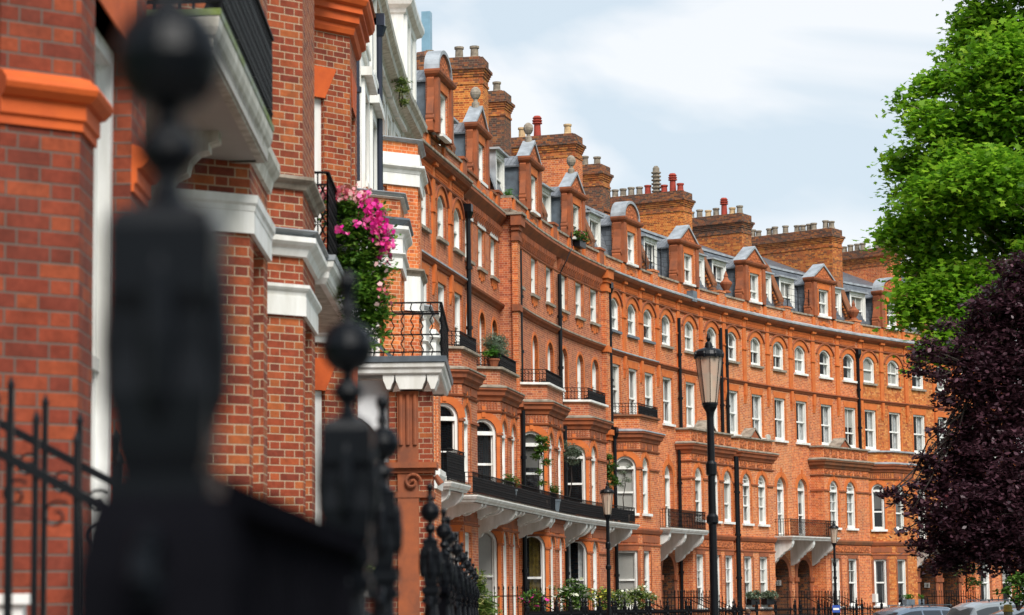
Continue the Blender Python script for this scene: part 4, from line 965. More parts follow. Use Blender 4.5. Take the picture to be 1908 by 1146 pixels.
# pier with a fluted pilaster
b=MB(mapI); b.box(-1.78,-1.16,34.5,35.1,0,4.72); pr=b.build('portico_pier','bricknear',tE); LOC[pr.name]=wloc(tE)
b=MB(mapI)
b.box(-1.66,-1.36,34.44,34.5,0,4.72)
for k in range(3): b.tube((-1.61+k*.10,34.44,3.95),(-1.61+k*.10,34.44,4.68),.033,8)
b.box(-1.84,-1.10,34.36,35.16,3.62,3.70); b.box(-1.80,-1.14,34.42,35.12,3.55,3.62); b.box(-1.78,-1.14,34.43,35.1,3.20,3.28)
b.build('fluted_pilaster','terra',pr)
b=MB(mapI)
for x in (-1.45,): 
    for k in range(16):
        a0,a1=k*.55,(k+1)*.55; r0,r1=.13-.0075*k,.13-.0075*(k+1)
        b.tube((x+r0*math.cos(a0),34.40,3.42+r0*math.sin(a0)),(x+r1*math.cos(a1),34.40,3.42+r1*math.sin(a1)),.02,6)
b.tube((-1.13,34.7,3.52),(-1.05,34.7,3.40),.04,8,r2=.05); b.build('volute','terra',pr)
b=MB(mapI)
for x,w_ in ((-1.86,.17),(-1.68,.44),(-1.23,.17)):
    b.cut(); b.prism([(x,4.95),(x+w_,4.95),(x+w_-.01,4.86),(x+w_-.03,4.82),(x+w_-.06,4.74),(x+.06,4.74),(x+.03,4.82),(x+.01,4.86)],'v',34.32,34.9)
b.build_each('capital_block','white',pr)
F=Face((-1.76,34.62),(-3.1,34.62)); F.n=Vector((0,-1))
b=MB(mapI); oa=op(.17,1.2,0,4.42,.4,.42); wall(b,F,0,4.9,[oa],0,step=9); b.build('porch_wall','render',tE)
b=MB(mapI)   # scallop shell over the inner doorway
for k in range(9):
    a0,a1=math.pi*k/9,math.pi*(k+1)/9; c=(-2.42,35.3,3.72)
    p=[(c[0]-.55*math.cos(a),34.9,c[2]+.55*math.sin(a)) for a in (a0,(a0+a1)/2,a1)]; p[1]=(p[1][0],34.82,p[1][2])
    b.quad(c,p[0],p[1],c); b.quad(c,p[1],p[2],c)
b.V=[v for v in b.V]; b.build('shell_hood','cream',tE)
F=Face((-1.85,35.5),(-3.1,35.5)); F.n=Vector((0,-1)); b=MB(mapI); od=op(.12,1.15,1.9,3.6,.08); wall(b,F,0,4.9,[od],0,step=9); b.build('inner_porch_wall','bricknear',tE); window(tE,mapI,F,od,bars=(0,0),sill='white',surround=None,blind='full')
# -- canted bays with white panelled bands
def tower(t,c,v,zt,bands,cw=(),e=1.6,mat='brick'):
    a=c-.9; pl,fs,bo=nbay(t,a,c,c+e,v,zt,mat,[op(*o) for o in cw],[op(*o) for o in cw])
    for o in cw:
        for F in fs[:2]: window(t,mapN,F,op(*o),bars=(0,0),sill=None,surround=None,blind='net')
    for z0,z1,ex,mt,nm in bands:
        if ex<.06: band(mapN,pl,z0,z1,ex,mt,bo,nm,[(-.02,z0),(ex,z0),(ex,z1),(-.02,z1)])
        else: band(mapN,pl,z0,z1,ex,mt,bo,nm)
    return bo
WB='white_band'
tower(tE,42.1,1.24,8.85,[(8.85,8.93,.10,'lead','coping'),(8.80,8.85,.07,'white',WB),(8.32,8.47,.17,'leaddk','cornice_capping'),(8.10,8.33,.15,'white','cornice'),(7.85,8.10,.04,'white',WB),(7.76,7.86,.09,'white','cornice'),(7.58,7.76,.04,'white',WB),(4.6,5.1,.12,'white','cornice'),(4.1,4.6,.04,'white',WB)],[(.35,1.15,5.3,7.55)])
UW=[(y,z0,z1,1.15) for y in (45.6,47.6,50.0,52.4,54.8,57.0,59.2,61.4) for z0,z1 in ((9.2,11.0),(12.2,13.8))]
tF=nearhouse('tall house with a narrow brick-topped white bay right of the two navy pipes',44.6,51.2,14.6,'brick',wins=[w for w in UW if w[0]<51])
tower(tF,48.4,1.3,11.05,[(11.03,11.12,.10,'lead','coping'),(10.55,10.8,.04,'white',WB),(10.38,10.57,.14,'white','cornice'),(10.14,10.38,.04,'white',WB),(8.30,8.46,.12,'stone','cornice'),(7.6,8.30,.04,'white',WB),(4.6,5.1,.12,'white','cornice'),(4.1,4.6,.04,'white',WB)],[(.15,.85,8.6,10.1),(.15,.85,5.3,7.5)])
tG=nearhouse('tall house whose lead-topped white bay is seen through the portico railing',51.2,57.2,14.6,'brick',wins=[w for w in UW if 51.2<w[0]<57.1])
tower(tG,54.5,1.15,8.4,[(8.35,8.5,.18,'lead','coping'),(8.15,8.36,.15,'white','cornice'),(7.7,8.15,.04,'white',WB),(7.6,7.7,.09,'white','cornice'),(7.3,7.6,.04,'white',WB),(4.6,5.1,.12,'white','cornice')],[(.35,.95,5.3,7.25)])
tH=nearhouse('tall white-trimmed house with the white gable adjoining the orange crescent',57.2,63.55,14.6,'brick',wins=[w for w in UW if w[0]>57.2])
tower(tH,60.0,1.1,8.9,[(8.88,8.98,.10,'white','coping'),(8.4,8.58,.04,'white',WB),(8.25,8.42,.13,'white','cornice'),(7.6,8.25,.04,'white',WB),(4.6,5.1,.12,'white','cornice')],[(.35,.95,5.3,7.5)])
for t,s0,s1 in ((tE,40,44.6),(tF,44.6,51.2),(tG,51.2,57.2),(tH,57.2,64.3)):
    P=[(s0,0),(s1,0)]
    band(mapN,P,14.1,14.62,.55,'cream',t,'cornice',[(0,13.95),(.08,14.0),(.10,14.12),(.22,14.18),(.26,14.26),(.44,14.30),(.46,14.42),(.56,14.5),(.58,14.6),(0,14.64)])
    band(mapN,P,13.6,13.95,.05,'white',t,'white_band'); band(mapN,P,11.45,11.7,.2,'white',t,'string_course'); band(mapN,P,8.3,8.5,.18,'white',t,'string_course')
    b=MB(mapN); b.box(s0,s1,-.4,0,14.62,15.3,step=9); b.build('parapet','white',t)
b=MB(mapN); F=Face((42.6,.52),(47.5,.52)); uo=[op(.5,1.6,9.3,11.0),op(2.9,4.0,9.3,11.0),op(.5,1.6,11.9,13.6),op(2.9,4.0,11.9,13.6)]; wall(b,F,8.9,14.1,uo,0,step=9)
for y in (42.6,47.5): b.quad((y,0,8.9),(y,.52,8.9),(y,.52,14.1),(y,0,14.1))
b.quad((42.6,0,14.1),(42.6,.52,14.1),(47.5,.52,14.1),(47.5,0,14.1)); ub_=b.build('upper_bay','white',tE); LOC[ub_.name]=wloc(tE)
for o in uo:
    fo=window(tE,mapN,F,o,bars=(1,1),sill='white',surround=None,blind='net'); u=MB(mapN); ring(u,F,o,-.2,-.05,.06); fbox(u,F,o['a']-.32,o['b']+.32,0,.2,o['z1']+.22,o['z1']+.38); u.build('surround','white',fo)
for y in (44.0,46.6): 
    pl_=MB(mapN)
for t,y,zt,zb in ((tE,41.2,14.0,9.0),(tE,46.75,12.9,9.0)):
    b=MB(mapN); pipe(b,y,.62 if y>42 else .52,zb,zt,head=True,r=.07); b.build('downpipe','navy',t)
# white gable block
b=MB(mapN); b.box(58.2,61.4,-.9,.50,14.64,16.35,step=9); g=b.build('white_gable','white',tH); LOC[g.name]=wloc(tH)
b=MB(mapN); b.mould([(58.2,-.9),(58.2,.50),(61.4,.50),(61.4,-.9)],[(0,16.2),(.05,16.25),(.08,16.35),(.2,16.42),(.26,16.55),(.26,16.66),(0,16.7)])
b.prism([(57.9,16.68),(59.8,18.6),(61.7,16.68)],'v',-.9,.55)
for y in (58.3,59.6,61.0): b.box(y,y+.28,.50,.58,14.64,16.2)
b.build('gable_cornice','white',g)
b=MB(mapN); b.box(58.7,59.5,.49,.52,14.9,16.0); b.box(60.0,60.9,.49,.52,14.9,16.0); b.build('pane','glass',g)
b=MB(mapN)
for k in range(7): b.lathe((64.15,.0+k*.0),[(.1,14.64),(.1,14.7)],6) if k==0 else None
pts=[(61.4,14.64),(64.3,14.64),(64.3,14.85),(63.7,14.95),(63.2,15.2),(62.7,15.25),(62.2,15.6),(61.8,15.8),(61.4,16.2)]
b.prism(pts,'v',-.1,.12); b.build('gable_scroll','white',g)
# -- long-necked weeds in the gutter
# ================================================================ ground
def pxy(x,y,Y):
    """world point seen at photo pixel (x,y) at distance Y"""
    dx=x-WP/2;dy=-(y-HP/2); c,s=math.cos(-ROLL),math.sin(-ROLL); ux=dx*c-dy*s; uy=dx*s+dy*c
    r=(ux,FPX*math.cos(TILT)-uy*math.sin(TILT),FPX*math.sin(TILT)+uy*math.cos(TILT)); k=Y/r[1]; return Vector((r[0]*k,Y,r[2]*k+EYE))
g=MB(); g.quad((-400,-200,-.13),(900,-200,-.13),(900,1200,-.13),(-400,1200,-.13)); g.build('ground','grass',kind='structure')
def strip(name,mat,va,vb,z,skirt=None):
    b=MB(mapD); s=-1.
    P=[]
    while s<105: 
        b.quad((s,va,z),(s+2,va,z),(s+2,vb,z),(s,vb,z)); 
        if skirt: b.quad((s,vb,z),(s+2,vb,z),(s+2,vb,skirt),(s,vb,skirt))
        s+=2
    return b.build(name,mat,kind='structure')
strip('pavement','paving',-.5,5.6,0,-.12); strip('kerb','kerb',5.6,5.9,.006,-.124); strip('road','asphalt',5.9,17.,-.12)
b=MB(); b.quad((-3.,-8,0),(1.9,-8,0),(3.3,63,0),(-2.9,63,0)); b.build('near_pavement','paving',kind='structure')
b=MB(); b.quad((1.9,-8,-.121),(16,-8,-.121),(15,63,-.121),(3.3,63,-.121)); b.build('near_road','asphalt',kind='structure')
# ================================================================ railings in front of the crescent
def finial_post(b,s,v,z0,zt):
    b.box(s-.035,s+.035,v-.035,v+.035,z0,zt-.55)
    b.lathe((s,v),[(.05,zt-.6),(.075,zt-.56),(.05,zt-.5),(.07,zt-.42),(.075,zt-.3),(.03,zt-.26),(.045,zt-.22),(.03,zt-.2),(.055,zt-.15),(.03,zt-.1),(.018,zt-.07),(.028,zt-.04),(.0,zt)],8)
RL=['bay at the near corner behind the laurel','white-linteled house','bay with the yellow-curtained window','bay by the tall brick pier','round-gabled house with the bushy balcony','arched porch left of the tall lamp','house numbered 22','bay behind the farthest lamp','house with the clipped box balls','house behind the purple tree']
for i in range(10):
    sa,sb=SB[i],SB[i+1]; t=thing('area_railing','black spear-topped railing before the '+RL[i],'railing',mapD((sa+sb)/2,RAILV,0),'area railings before the crescent')
    b=MB(mapD); n=int((sb-sa)/.13)
    for k in range(n):
        s=sa+(k+.5)*.13; b.bar((s,RAILV,0),(s,RAILV,1.40),.016); b.lathe((s,RAILV),[(.012,1.40),(.028,1.46),(.0,1.58)],4)
    b.bar((sa,RAILV,1.24),(sb,RAILV,1.24),.045,t2=.03); b.bar((sa,RAILV,.25),(sb,RAILV,.25),.045,t2=.03); b.build('spear_railing','iron',t)
    pn=int((sb-sa)/2.3)
    for k in range(pn+1):
        b=MB(mapD); finial_post(b,sa+.3+k*(sb-sa-.6)/max(1,pn),RAILV,0,1.95); b.build('finial_post','iron',t)
    # stair rails up to the door
    ds={0:[7.8],1:[14.2],2:[20.0,21.6],3:[26.3,27.8],4:[34.0,35.3],5:[35.9,37.1],6:[47.9,49.7],7:[50.4,51.9],8:[62.3,63.9],9:[64.6]}[i]
    for s in ds:
        b=MB(mapD); v=RAILV-.1; k=0
        while v>.7:
            zt=1.28+min(.70,max(0,(RAILV-.2-v)*.5)); b.bar((s,v,0),(s,v,zt+.22),.02); b.lathe((s,v),[(.012,zt+.2),(.024,zt+.26),(.0,zt+.34)],4)
            v-=.14
        b.bar((s,RAILV-.1,1.30),(s,RAILV-1.6,2.0),.04,t2=.03); b.bar((s,RAILV-1.6,2.0),(s,.4,2.0),.04,t2=.03)
        b.build('stair_rail','iron',t)
# ================================================================ street lamps
def lamp(name,label,x,y,ztop,k):
    t=thing(name,label,'street lamp',(x,y,0),'street lamps of the crescent'); H=ztop
    b=MB(); c=(x,y)
    b.lathe(c,[(.17,0),(.17,.25),(.13,.3),(.12,1.0),(.09,1.08),(.062,1.15),(.056,2.75),(.085,2.78),(.085,2.86),(.056,2.9),(.052,H-1.95),(.075,H-1.93),(.08,H-1.78),(.055,H-1.74),(.05,H-1.12),(.06,H-1.05),(.10,H-.98),(.105,H-.94)],16); b.smooth=False; b.build('post','black',t)
    z0=H-.93; z1=H-.27
    b=MB(); b.lathe(c,[(.105,z0),(.19,z1)],8)
    lg=b.build('lantern_glass','lampglass',t); LOC[lg.name]=wloc(t)
    f=MB()
    for q in range(8):
        a=2*math.pi*q/8; f.bar((x+.106*math.cos(a),y+.106*math.sin(a),z0),(x+.192*math.cos(a),y+.192*math.sin(a),z1),.009)
    f.lathe(c,[(.10,z0-.03),(.115,z0-.02),(.115,z0+.01),(.10,z0+.015)],16); f.build('lantern_frame','black',lg)
    m=MB(); m.tube((x,y,z0),(x,y,z0+.36),.045,10); m.lathe(c,[(.05,z0+.36),(.045,z0+.42),(.0,z0+.45)],10); m.build('gas_mantle','white',lg)
    h=MB(); h.lathe(c,[(.185,z1-.005),(.213,z1-.005),(.215,z1+.03),(.205,z1+.05),(.19,z1+.08),(.15,z1+.11),(.075,z1+.13),(.06,z1+.135),(.05,z1+.19),(.035,z1+.215),(.018,z1+.225),(.03,z1+.245),(.033,z1+.27),(.02,z1+.32),(.005,z1+.355)],24); h.smooth=True
    hd=h.build('hood','black',t)
    s=MB()
    for q in range(8):
        a=2*math.pi*(q+.5)/8; s.lathe((x+.207*math.cos(a),y+.207*math.sin(a)),[(.016,z1-.02),(.02,z1+.04),(.012,z1+.06),(.0,z1+.10)],6)
    s.build('crest','black',t); return t
MT['lampglass']=None
def lampglass():
    m,N,L,b=newmat('frosted_lantern_glass'); out=N['Material Output']; b.inputs['Base Color'].default_value=(.62,.50,.40,1); b.inputs['Roughness'].default_value=.25
    t=N.new('ShaderNodeBsdfTransparent'); t.inputs[0].default_value=(.95,.85,.75,1); mx=N.new('ShaderNodeMixShader'); mx.inputs[0].default_value=.42; L.new(b.outputs[0],mx.inputs[1]); L.new(t.outputs[0],mx.inputs[2]); L.new(mx.outputs[0],out.inputs[0]); return m
MT['lampglass']=lampglass()
LP=[]
for (px,py,Y,lb) in ((1320,630,34.,'large black street lamp with tall frosted lantern, nearest of the three'),(1131,902,73.,'black street lamp in front of the potted trees on the long balcony'),(1553,973,107.5,'farthest black street lamp, with a blue and white sign on its post')):
    p=pxy(px,py,Y); LP.append(p); lamp('street_lamp',lb,p.x,Y,p.z,0)
p=LP[2]; s=MB(); s.box(p.x-.17,p.x+.17,p.y-.09,p.y-.07,1.30,1.62); o=s.build('parking_sign','bluesign' if False else 'leaddk')
MT['signblue']=plain('sign_blue',(.03,.08,.35),.4,.4,.05); o.data.materials[0]=MT['signblue']; tag(o,'small blue and white parking plate on the farthest lamp post','sign')
s=MB(); s.box(p.x-.13,p.x+.13,p.y-.096,p.y-.0905,1.41,1.5); q=MB()
o2=s.build('white_stripe','white'); o2.parent=o; o2.location=o2.location-o.location
# ================================================================ foliage
def leafmesh(name,centers,mat,size,shape,parent=None,seed=1,droop=.3,label=None,fold=.25,col_bias=None):
    """centers: array (n,3). builds leaf polygons"""
    rg=np.random.default_rng(seed); n=len(centers); k=len(shape)
    sh=np.array(shape,float)
    th=rg.uniform(0,2*math.pi,n); tilt=rg.normal(0,.55,n)+droop; spin=rg.uniform(0,2*math.pi,n); sz=size*rg.uniform(.6,1.25,n)
    # local leaf: x across, y along; lift edges for a fold
    lx=sh[:,0][None]*sz[:,None]; ly=sh[:,1][None]*sz[:,None]; lz=-np.abs(sh[:,0])[None]*fold*sz[:,None]
    cs,ss=np.cos(spin),np.sin(spin); x=lx*cs[:,None]-ly*ss[:,None]; y=lx*ss[:,None]+ly*cs[:,None]; z=lz
    ct,st=np.cos(tilt),np.sin(tilt); y2=y*ct[:,None]-z*st[:,None]; z2=y*st[:,None]+z*ct[:,None]
    ch,shh=np.cos(th),np.sin(th); x3=x*ch[:,None]-y2*shh[:,None]; y3=x*shh[:,None]+y2*ch[:,None]
    V=np.stack([x3,y3,z2],2)+centers[:,None,:]
    org=np.array(wloc(parent)) if parent is not None else centers.mean(0)
    V=(V-org).reshape(-1,3)
    me=bpy.data.meshes.new(name); me.vertices.add(n*k); me.vertices.foreach_set('co',V.astype('f').ravel())
    me.loops.add(n*k); me.loops.foreach_set('vertex_index',np.arange(n*k,dtype='i')); me.polygons.add(n)
    me.polygons.foreach_set('loop_start',np.arange(0,n*k,k,dtype='i')); me.polygons.foreach_set('loop_total',np.full(n,k,dtype='i')); me.update()
    uv=me.uv_layers.new(name='UVMap'); r=rg.uniform(0,1,n)
    if col_bias is not None: r=np.clip(r*.6+col_bias*.4,0,1)
    u=np.repeat(r,k); uv.data.foreach_set('uv',np.stack([u,u*0],1).astype('f').ravel())
    me.materials.append(mat); me.validate()
    o=bpy.data.objects.new(name,me); col.objects.link(o)
    if parent is not None: o.parent=parent
    else: o.location=org
    if label: o['label']=label
    return o
PLANE=[(0,-.5),(.16,-.28),(.46,-.30),(.34,-.08),(.55,.12),(.26,.14),(.20,.26),(0,.58),(-.20,.26),(-.26,.14),(-.55,.12),(-.34,-.08),(-.46,-.30),(-.16,-.28)]
OVAL=[(0,-.5),(.22,-.2),(.26,.1),(0,.55),(-.26,.1),(-.22,-.2)]
SLIM=[(0,-.5),(.10,-.1),(0,.55),(-.10,-.1)]
ML=dict(
 plane=leafmat('plane_leaves',[(0,(.06,.17,.014)),(.35,(.14,.32,.018)),(.75,(.26,.47,.026)),(.985,(.42,.60,.06)),(.995,(.45,.16,.03))],.58),
 plum=leafmat('purple_leaves',[(0,(.030,.014,.020)),(.6,(.070,.028,.040)),(.95,(.13,.055,.072)),(1,(.20,.05,.06))],.2,.38),
 bush=leafmat('bush_leaves',[(0,(.02,.06,.012)),(.6,(.07,.16,.02)),(1,(.17,.28,.04))],.3),
 basket=leafmat('trailing_leaves',[(0,(.03,.09,.012)),(.5,(.08,.20,.02)),(.9,(.20,.34,.04)),(1,(.35,.40,.08))],.35),
 var=leafmat('variegated_leaves',[(0,(.03,.08,.015)),(.5,(.10,.18,.03)),(.8,(.32,.36,.10)),(1,(.5,.45,.2))],.3),
 olive=leafmat('olive_leaves',[(0,(.06,.09,.05)),(.6,(.13,.18,.11)),(1,(.28,.33,.25))],.25),
 pink=leafmat('petunia_petals',[(0,(.62,.015,.20)),(.6,(.85,.03,.38)),(1,(.9,.22,.45))],.25),
 red=leafmat('pale_pink_petals',[(0,(.55,.03,.08)),(.5,(.8,.25,.30)),(1,(.9,.65,.62))],.25),
 whitef=leafmat('white_petals',[(0,(.5,.55,.35)),(1,(.85,.85,.7))],.25),
 yellowf=leafmat('yellow_petals',[(0,(.45,.5,.05)),(1,(.85,.75,.15))],.25),
 box=leafmat('box_leaves',[(0,(.03,.11,.01)),(1,(.10,.30,.02))],.2))
def blobs(rg,specs,dens,shell=.55,clump=.0):
    """specs: (center Vector, radius) -> leaf centres grouped in sprays through the volume"""
    out=[];bias=[]
    for c,r in specs:
        ns=max(6,int(dens*r*r)); 
        d=rg.normal(size=(ns,3)); d/=np.linalg.norm(d,axis=1)[:,None]; rad=r*(shell+(1-shell)*rg.uniform(0,1,ns))
        cc=np.array(c)+d*rad[:,None]*np.array([1,1,.85])
        for q,dd in zip(cc,d):
            m=rg.integers(12,22); o=rg.normal(size=(m,3))*np.array([.30,.30,.13])*clump+q
            o[:,2]-=((o[:,0]-q[0])**2+(o[:,1]-q[1])**2)*.5; out.append(o); bias.append(np.full(m,rg.uniform(0,1)))
    return np.concatenate(out),np.concatenate(bias)
def limb(b,p,q,r0,r1,rg,n=5,jit=.12):
    P=[Vector(p).lerp(Vector(q),i/n) for i in range(n+1)]
    L=(Vector(q)-Vector(p)).length
    for i in range(1,n): P[i]+=Vector(rg.normal(size=3))*jit*L*.25
    for i in range(n): b.tube(P[i],P[i+1],lerp(r0,r1,i/n),7,r2=lerp(r0,r1,(i+1)/n),cap=False)
def tree(name,label,base,specs,mat,bark,leaf,shape,dens,clump,seed,rt_,barkvis=1.):
    rg=np.random.default_rng(seed); t=thing(name,label,'tree',base)
    cs,bias=blobs(rg,specs,dens,.35,clump)
    leafmesh('crown',cs,mat,leaf,shape,t,seed,col_bias=bias)
    b=MB(); top=Vector(base)+Vector((0,0,4.5)); limb(b,base,top,rt_,rt_*.75,rg,4,.05)
    forks=[]
    for k in range(6):
        a=k*1.05+.3; f=top+Vector((math.cos(a)*1.6,math.sin(a)*1.6,rg.uniform(1.5,3.5))); limb(b,top,f,rt_*.5,rt_*.28,rg); forks.append(f)
    for c,r in specs:
        f=min(forks+[top],key=lambda q:(q-Vector(c)).length); limb(b,f,c,rt_*.16,.015,rg,6)
        for k in range(int(3*barkvis)): e=Vector(c)+Vector(rg.normal(size=3))*r*.5; limb(b,c,e,.014,.005,rg,3,.3)
    b.build('trunk',bark,t); return t
# plane tree (bright green), trunk outside the frame on the right
rgp=np.random.default_rng(5); sp=[]
for (x,y,r,Y) in [(1845,40,62,62),(1815,30,38,62),(1830,80,55,62),(1800,70,24,62),(1760,150,30,62),(1860,200,70,60.5),(1770,300,60,60.5),(1835,150,70,61),(1800,250,80,62),(1745,225,58,61),(1712,330,66,62),(1770,370,85,60),(1700,420,58,61),(1745,480,80,61),(1722,555,60,60),(1800,540,85,60),(1768,620,52,59.5),(1880,110,80,60),(1900,260,95,61),(1890,420,100,62),(1860,560,90,61),(1830,330,80,59),(1870,330,80,60),(1680,300,34,62),(1665,432,30,61),(1700,185,30,62),(1742,150,32,62),(1790,105,28,62),(1700,590,26,60),(1960,60,100,62),(1980,200,110,60),(1990,360,120,61),(1980,520,120,60),(2080,100,140,62),(2110,300,150,61),(2100,500,150,62),(1850,-60,70,62),(1930,-100,110,61),(2040,-120,140,62),(1740,655,30,59.5),(1960,-240,120,62)]:
    p=pxy(x,y,Y); sp.append((p,r*Y/4500))
for k in range(16):
    p=pxy(2050+rgp.uniform(-120,500),rgp.uniform(-350,560),66+rgp.uniform(-1,4)); sp.append((p,2.0))
bp=pxy(2230,1100,64); tree('plane_tree','tall bright green plane tree filling the upper right corner above the purple tree',(bp.x,64,0),sp,ML['plane'],'bark',.18,PLANE,125,.85,11,.38)
sp=[]
for (x,y,r,Y) in [(1880,560,70,53),(1835,620,62,53),(1890,680,95,53),(1815,700,55,52.5),(1850,780,90,53),(1795,830,62,53),(1870,880,110,52.5),(1785,900,70,53),(1840,960,95,52),(1745,965,40,52.5),(1800,1010,70,52.5),(1880,1010,90,52),(1762,745,22,52.5),(1745,800,10,52.4),(1722,850,8,52.4),(1775,720,12,52.4),(1700,905,7,52.3),(1690,985,8,52.3),(1660,918,5,52.3),(1790,640,12,52.4),(1762,600,8,52.4),(1820,560,18,52.4),(1860,500,14,52.4),(1725,690,8,52.3),(1708,655,6,52.3),(1905,500,38,53),(1738,655,17,52),(1714,668,13,52),(1700,690,8,52),(1728,640,12,52),(1775,660,24,52.5),(1755,700,16,52.5),(1738,700,12,52),(1712,935,18,52.5),(1680,930,8,52.3),(1700,950,10,52.3),(1730,900,18,52.5),(1735,860,24,52.5),(1722,1015,24,52.5),(1745,1055,18,52.3),(1960,600,90,53),(1970,760,120,54),(1980,930,130,53),(2080,700,130,53),(2100,900,140,54),(1940,1060,60,53),(1660,920,8,52.3),(1765,1040,26,52.5)]:
    p=pxy(x,y,Y); sp.append((p,r*Y/4500))
bp=pxy(2010,1100,53.5); tree('purple_leaved_tree','dark purple-leaved tree at the right edge in front of the far end of the crescent',(bp.x,53.5,0),sp,ML['plum'],'barkdk',.13,OVAL,300,.42,12,.12,barkvis=1.)
# green shrub below the purple tree
def shrub(name,label,cat,specs,mat,leaf,shape,dens,clump,seed,group=None,flowers=None,pot=None,stem=None):
    rg=np.random.default_rng(seed); zc=min(c[2]-r for c,r in specs); base=(specs[0][0][0],specs[0][0][1],zc if pot is None else pot[2])
    t=thing(name,label,cat,base,group); cs,bias=blobs(rg,specs,dens,.2,clump); leafmesh('foliage',cs,mat,leaf,shape,t,seed,col_bias=bias)
    if flowers:
        fm,nf,fs_=flowers; idx=rg.choice(len(cs),min(nf,len(cs)),replace=False); c=cs[idx]+rg.normal(size=(len(idx),3))*.02; c[:,1]-=.05
        c=c+(c-np.array(specs[0][0]))*.12
        leafmesh('flowers',c,fm,fs_,[(math.sin(a)*r_,math.cos(a)*r_) for a,r_ in [(k*math.pi/5,.5 if k%2==0 else .36) for k in range(10)]],t,seed+1,fold=-.3)
    if stem:
        b=MB(); a=Vector(base)
        for c,r in specs: limb(b,(base[0],base[1],base[2]),c,stem,stem*.4,rg,4)
        b.build('stem','barkdk',t)
    if pot:
        b=MB(); b.lathe((pot[0],pot[1]),[(pot[3]*.7,pot[2]-pot[4]),(pot[3],pot[2]-.05),(pot[3]*1.08,pot[2]-.05),(pot[3]*1.08,pot[2]),(pot[3]*.9,pot[2]),(pot[3]*.85,pot[2]-.03)],12); b.build('pot','terra' if len(pot)<6 else pot[5],t)
    return t
P=pxy
shrub('shrub','bright yellow-green shrub low down beneath the purple tree at the right edge','shrub',[(P(1895,1085,50),.18),(P(1875,1100,50),.14),(P(1905,1075,50),.2),(P(1900,1115,50),.2),(P(1935,1100,50),.4)],ML['bush'],.10,OVAL,260,.3,31,stem=.03)
shrub('creeper','green and yellow creeper on the wall above the parked white car','shrub',[(P(1800,1060,78),.35),(P(1812,1085,78),.3),(P(1795,1025,78),.25)],ML['var'],.12,OVAL,160,.35,32,stem=.02)
# flower basket on the balcony of house C
shrub('flower_basket','overflowing balcony planter of magenta petunias with green trailing foliage','planter',
 [(P(650,385,26.5),.17),(P(690,400,26.5),.2),(P(625,372,26.8),.12),(P(670,430,26.3),.22),(P(690,470,26.3),.2),(P(660,490,26.4),.2),(P(690,520,26.3),.2),(P(670,560,26.4),.18),(P(690,590,26.4),.15),(P(655,540,26.4),.16),(P(700,620,26.4),.09),(P(710,560,26.3),.09),(P(715,500,26.3),.09),(P(712,440,26.3),.11),(P(640,440,26.5),.12),(P(605,372,26.9),.09),(P(630,400,26.6),.14),(P(665,600,26.3),.13),(P(690,640,26.3),.07),(P(640,480,26.5),.12),(P(652,520,26.4),.14),(P(680,545,26.2),.2),(P(700,585,26.3),.12)],ML['basket'],.06,OVAL,1700,.20,41)
tb=[o for o in col.objects if o.name.startswith('flower_basket')][0]
rg=np.random.default_rng(9)
def petals(nm,pts,mat,size,seed):
    leafmesh(nm,np.array(pts),mat,size,[(math.sin(a)*r_,math.cos(a)*r_) for a,r_ in [(k*math.pi/5,.5 if k%2==0 else .38) for k in range(10)]],tb,seed,droop=1.2,fold=-.3)
pk=[];rd=[]
for k in range(240):
    u=rg.uniform(0,1); x=lerp(672,722,u**.7)+rg.normal()*10; y=lerp(372,470,u)+rg.normal()*12; pk.append(tuple(P(x,y,26.05+rg.uniform(0,.2))))
for (x,y) in ((632,424),(634,431),(646,435),(627,428),(660,413),(680,420),(664,416),(720,395),(700,420)):
    for j in range(3): pk.append(tuple(P(x+rg.normal()*2.5,y+rg.normal()*2.5,26.0)))
for k in range(170): x=rg.uniform(592,690); rd.append(tuple(P(x,358+abs(x-640)*.14+rg.normal()*7,26.2+rg.uniform(0,.2))))
for k in range(26): rd.append(tuple(P(rg.uniform(700,732),rg.uniform(480,600)-30,26.1)))
petals('magenta_petals',pk,ML['pink'],.065,3); petals('pink_petals',rd,ML['red'],.055,4)
b=MB(); q=P(610,380,27.0); b.box(-1.98,-1.84,26.5,27.3,5.8,6.2); b.build('planter_box','black',tb)
# plants on the crescent balconies and bays
def at(s,v,z): return Vector(mapD(s,v,z))
G='potted plants on the crescent'
shrub('olive_bush','grey-green olive bushes in pots on the railed bay top, left of the white-edged bay','potted plant',[(at(10.4,.25,9.75),.35),(at(11.3,.15,10.0),.35),(at(12.2,.05,9.85),.35),(at(11.8,.2,9.6),.3),(at(10.9,.2,9.5),.3),(at(12.6,0,10.1),.25)],ML['olive'],.13,SLIM,420,.28,51,G,stem=.02,pot=(at(11.3,.15,9).x,at(11.3,.15,9).y,9.35,.25,.3))
shrub('fern','bright green fern in a terracotta pot at the corner of the railed bay top','potted plant',[(at(10.15,.3,9.5),.26),(at(10.4,.3,9.45),.22),(at(9.95,.2,9.45),.2)],ML['box'],.10,SLIM,400,.2,52,G,pot=(at(10.15,.3,9).x,at(10.15,.3,9).y,9.3,.2,.25))
shrub('round_bush','round green bush on the long balcony beside the first tall arched window','potted plant',[(at(9.0,1.0,5.45),.32)],ML['bush'],.07,OVAL,500,.18,53,G,pot=(at(9,1.,5).x,at(9,1.,5).y,5.2,.22,.4,'leaddk'))
shrub('round_bush','round green bush on the long balcony below the yellow-curtained bay','potted plant',[(at(16.3,1.12,5.5),.28)],ML['bush'],.07,OVAL,500,.18,54,G,pot=(at(16.3,1.12,5).x,at(16.3,1.12,5).y,5.2,.2,.4,'leaddk'))
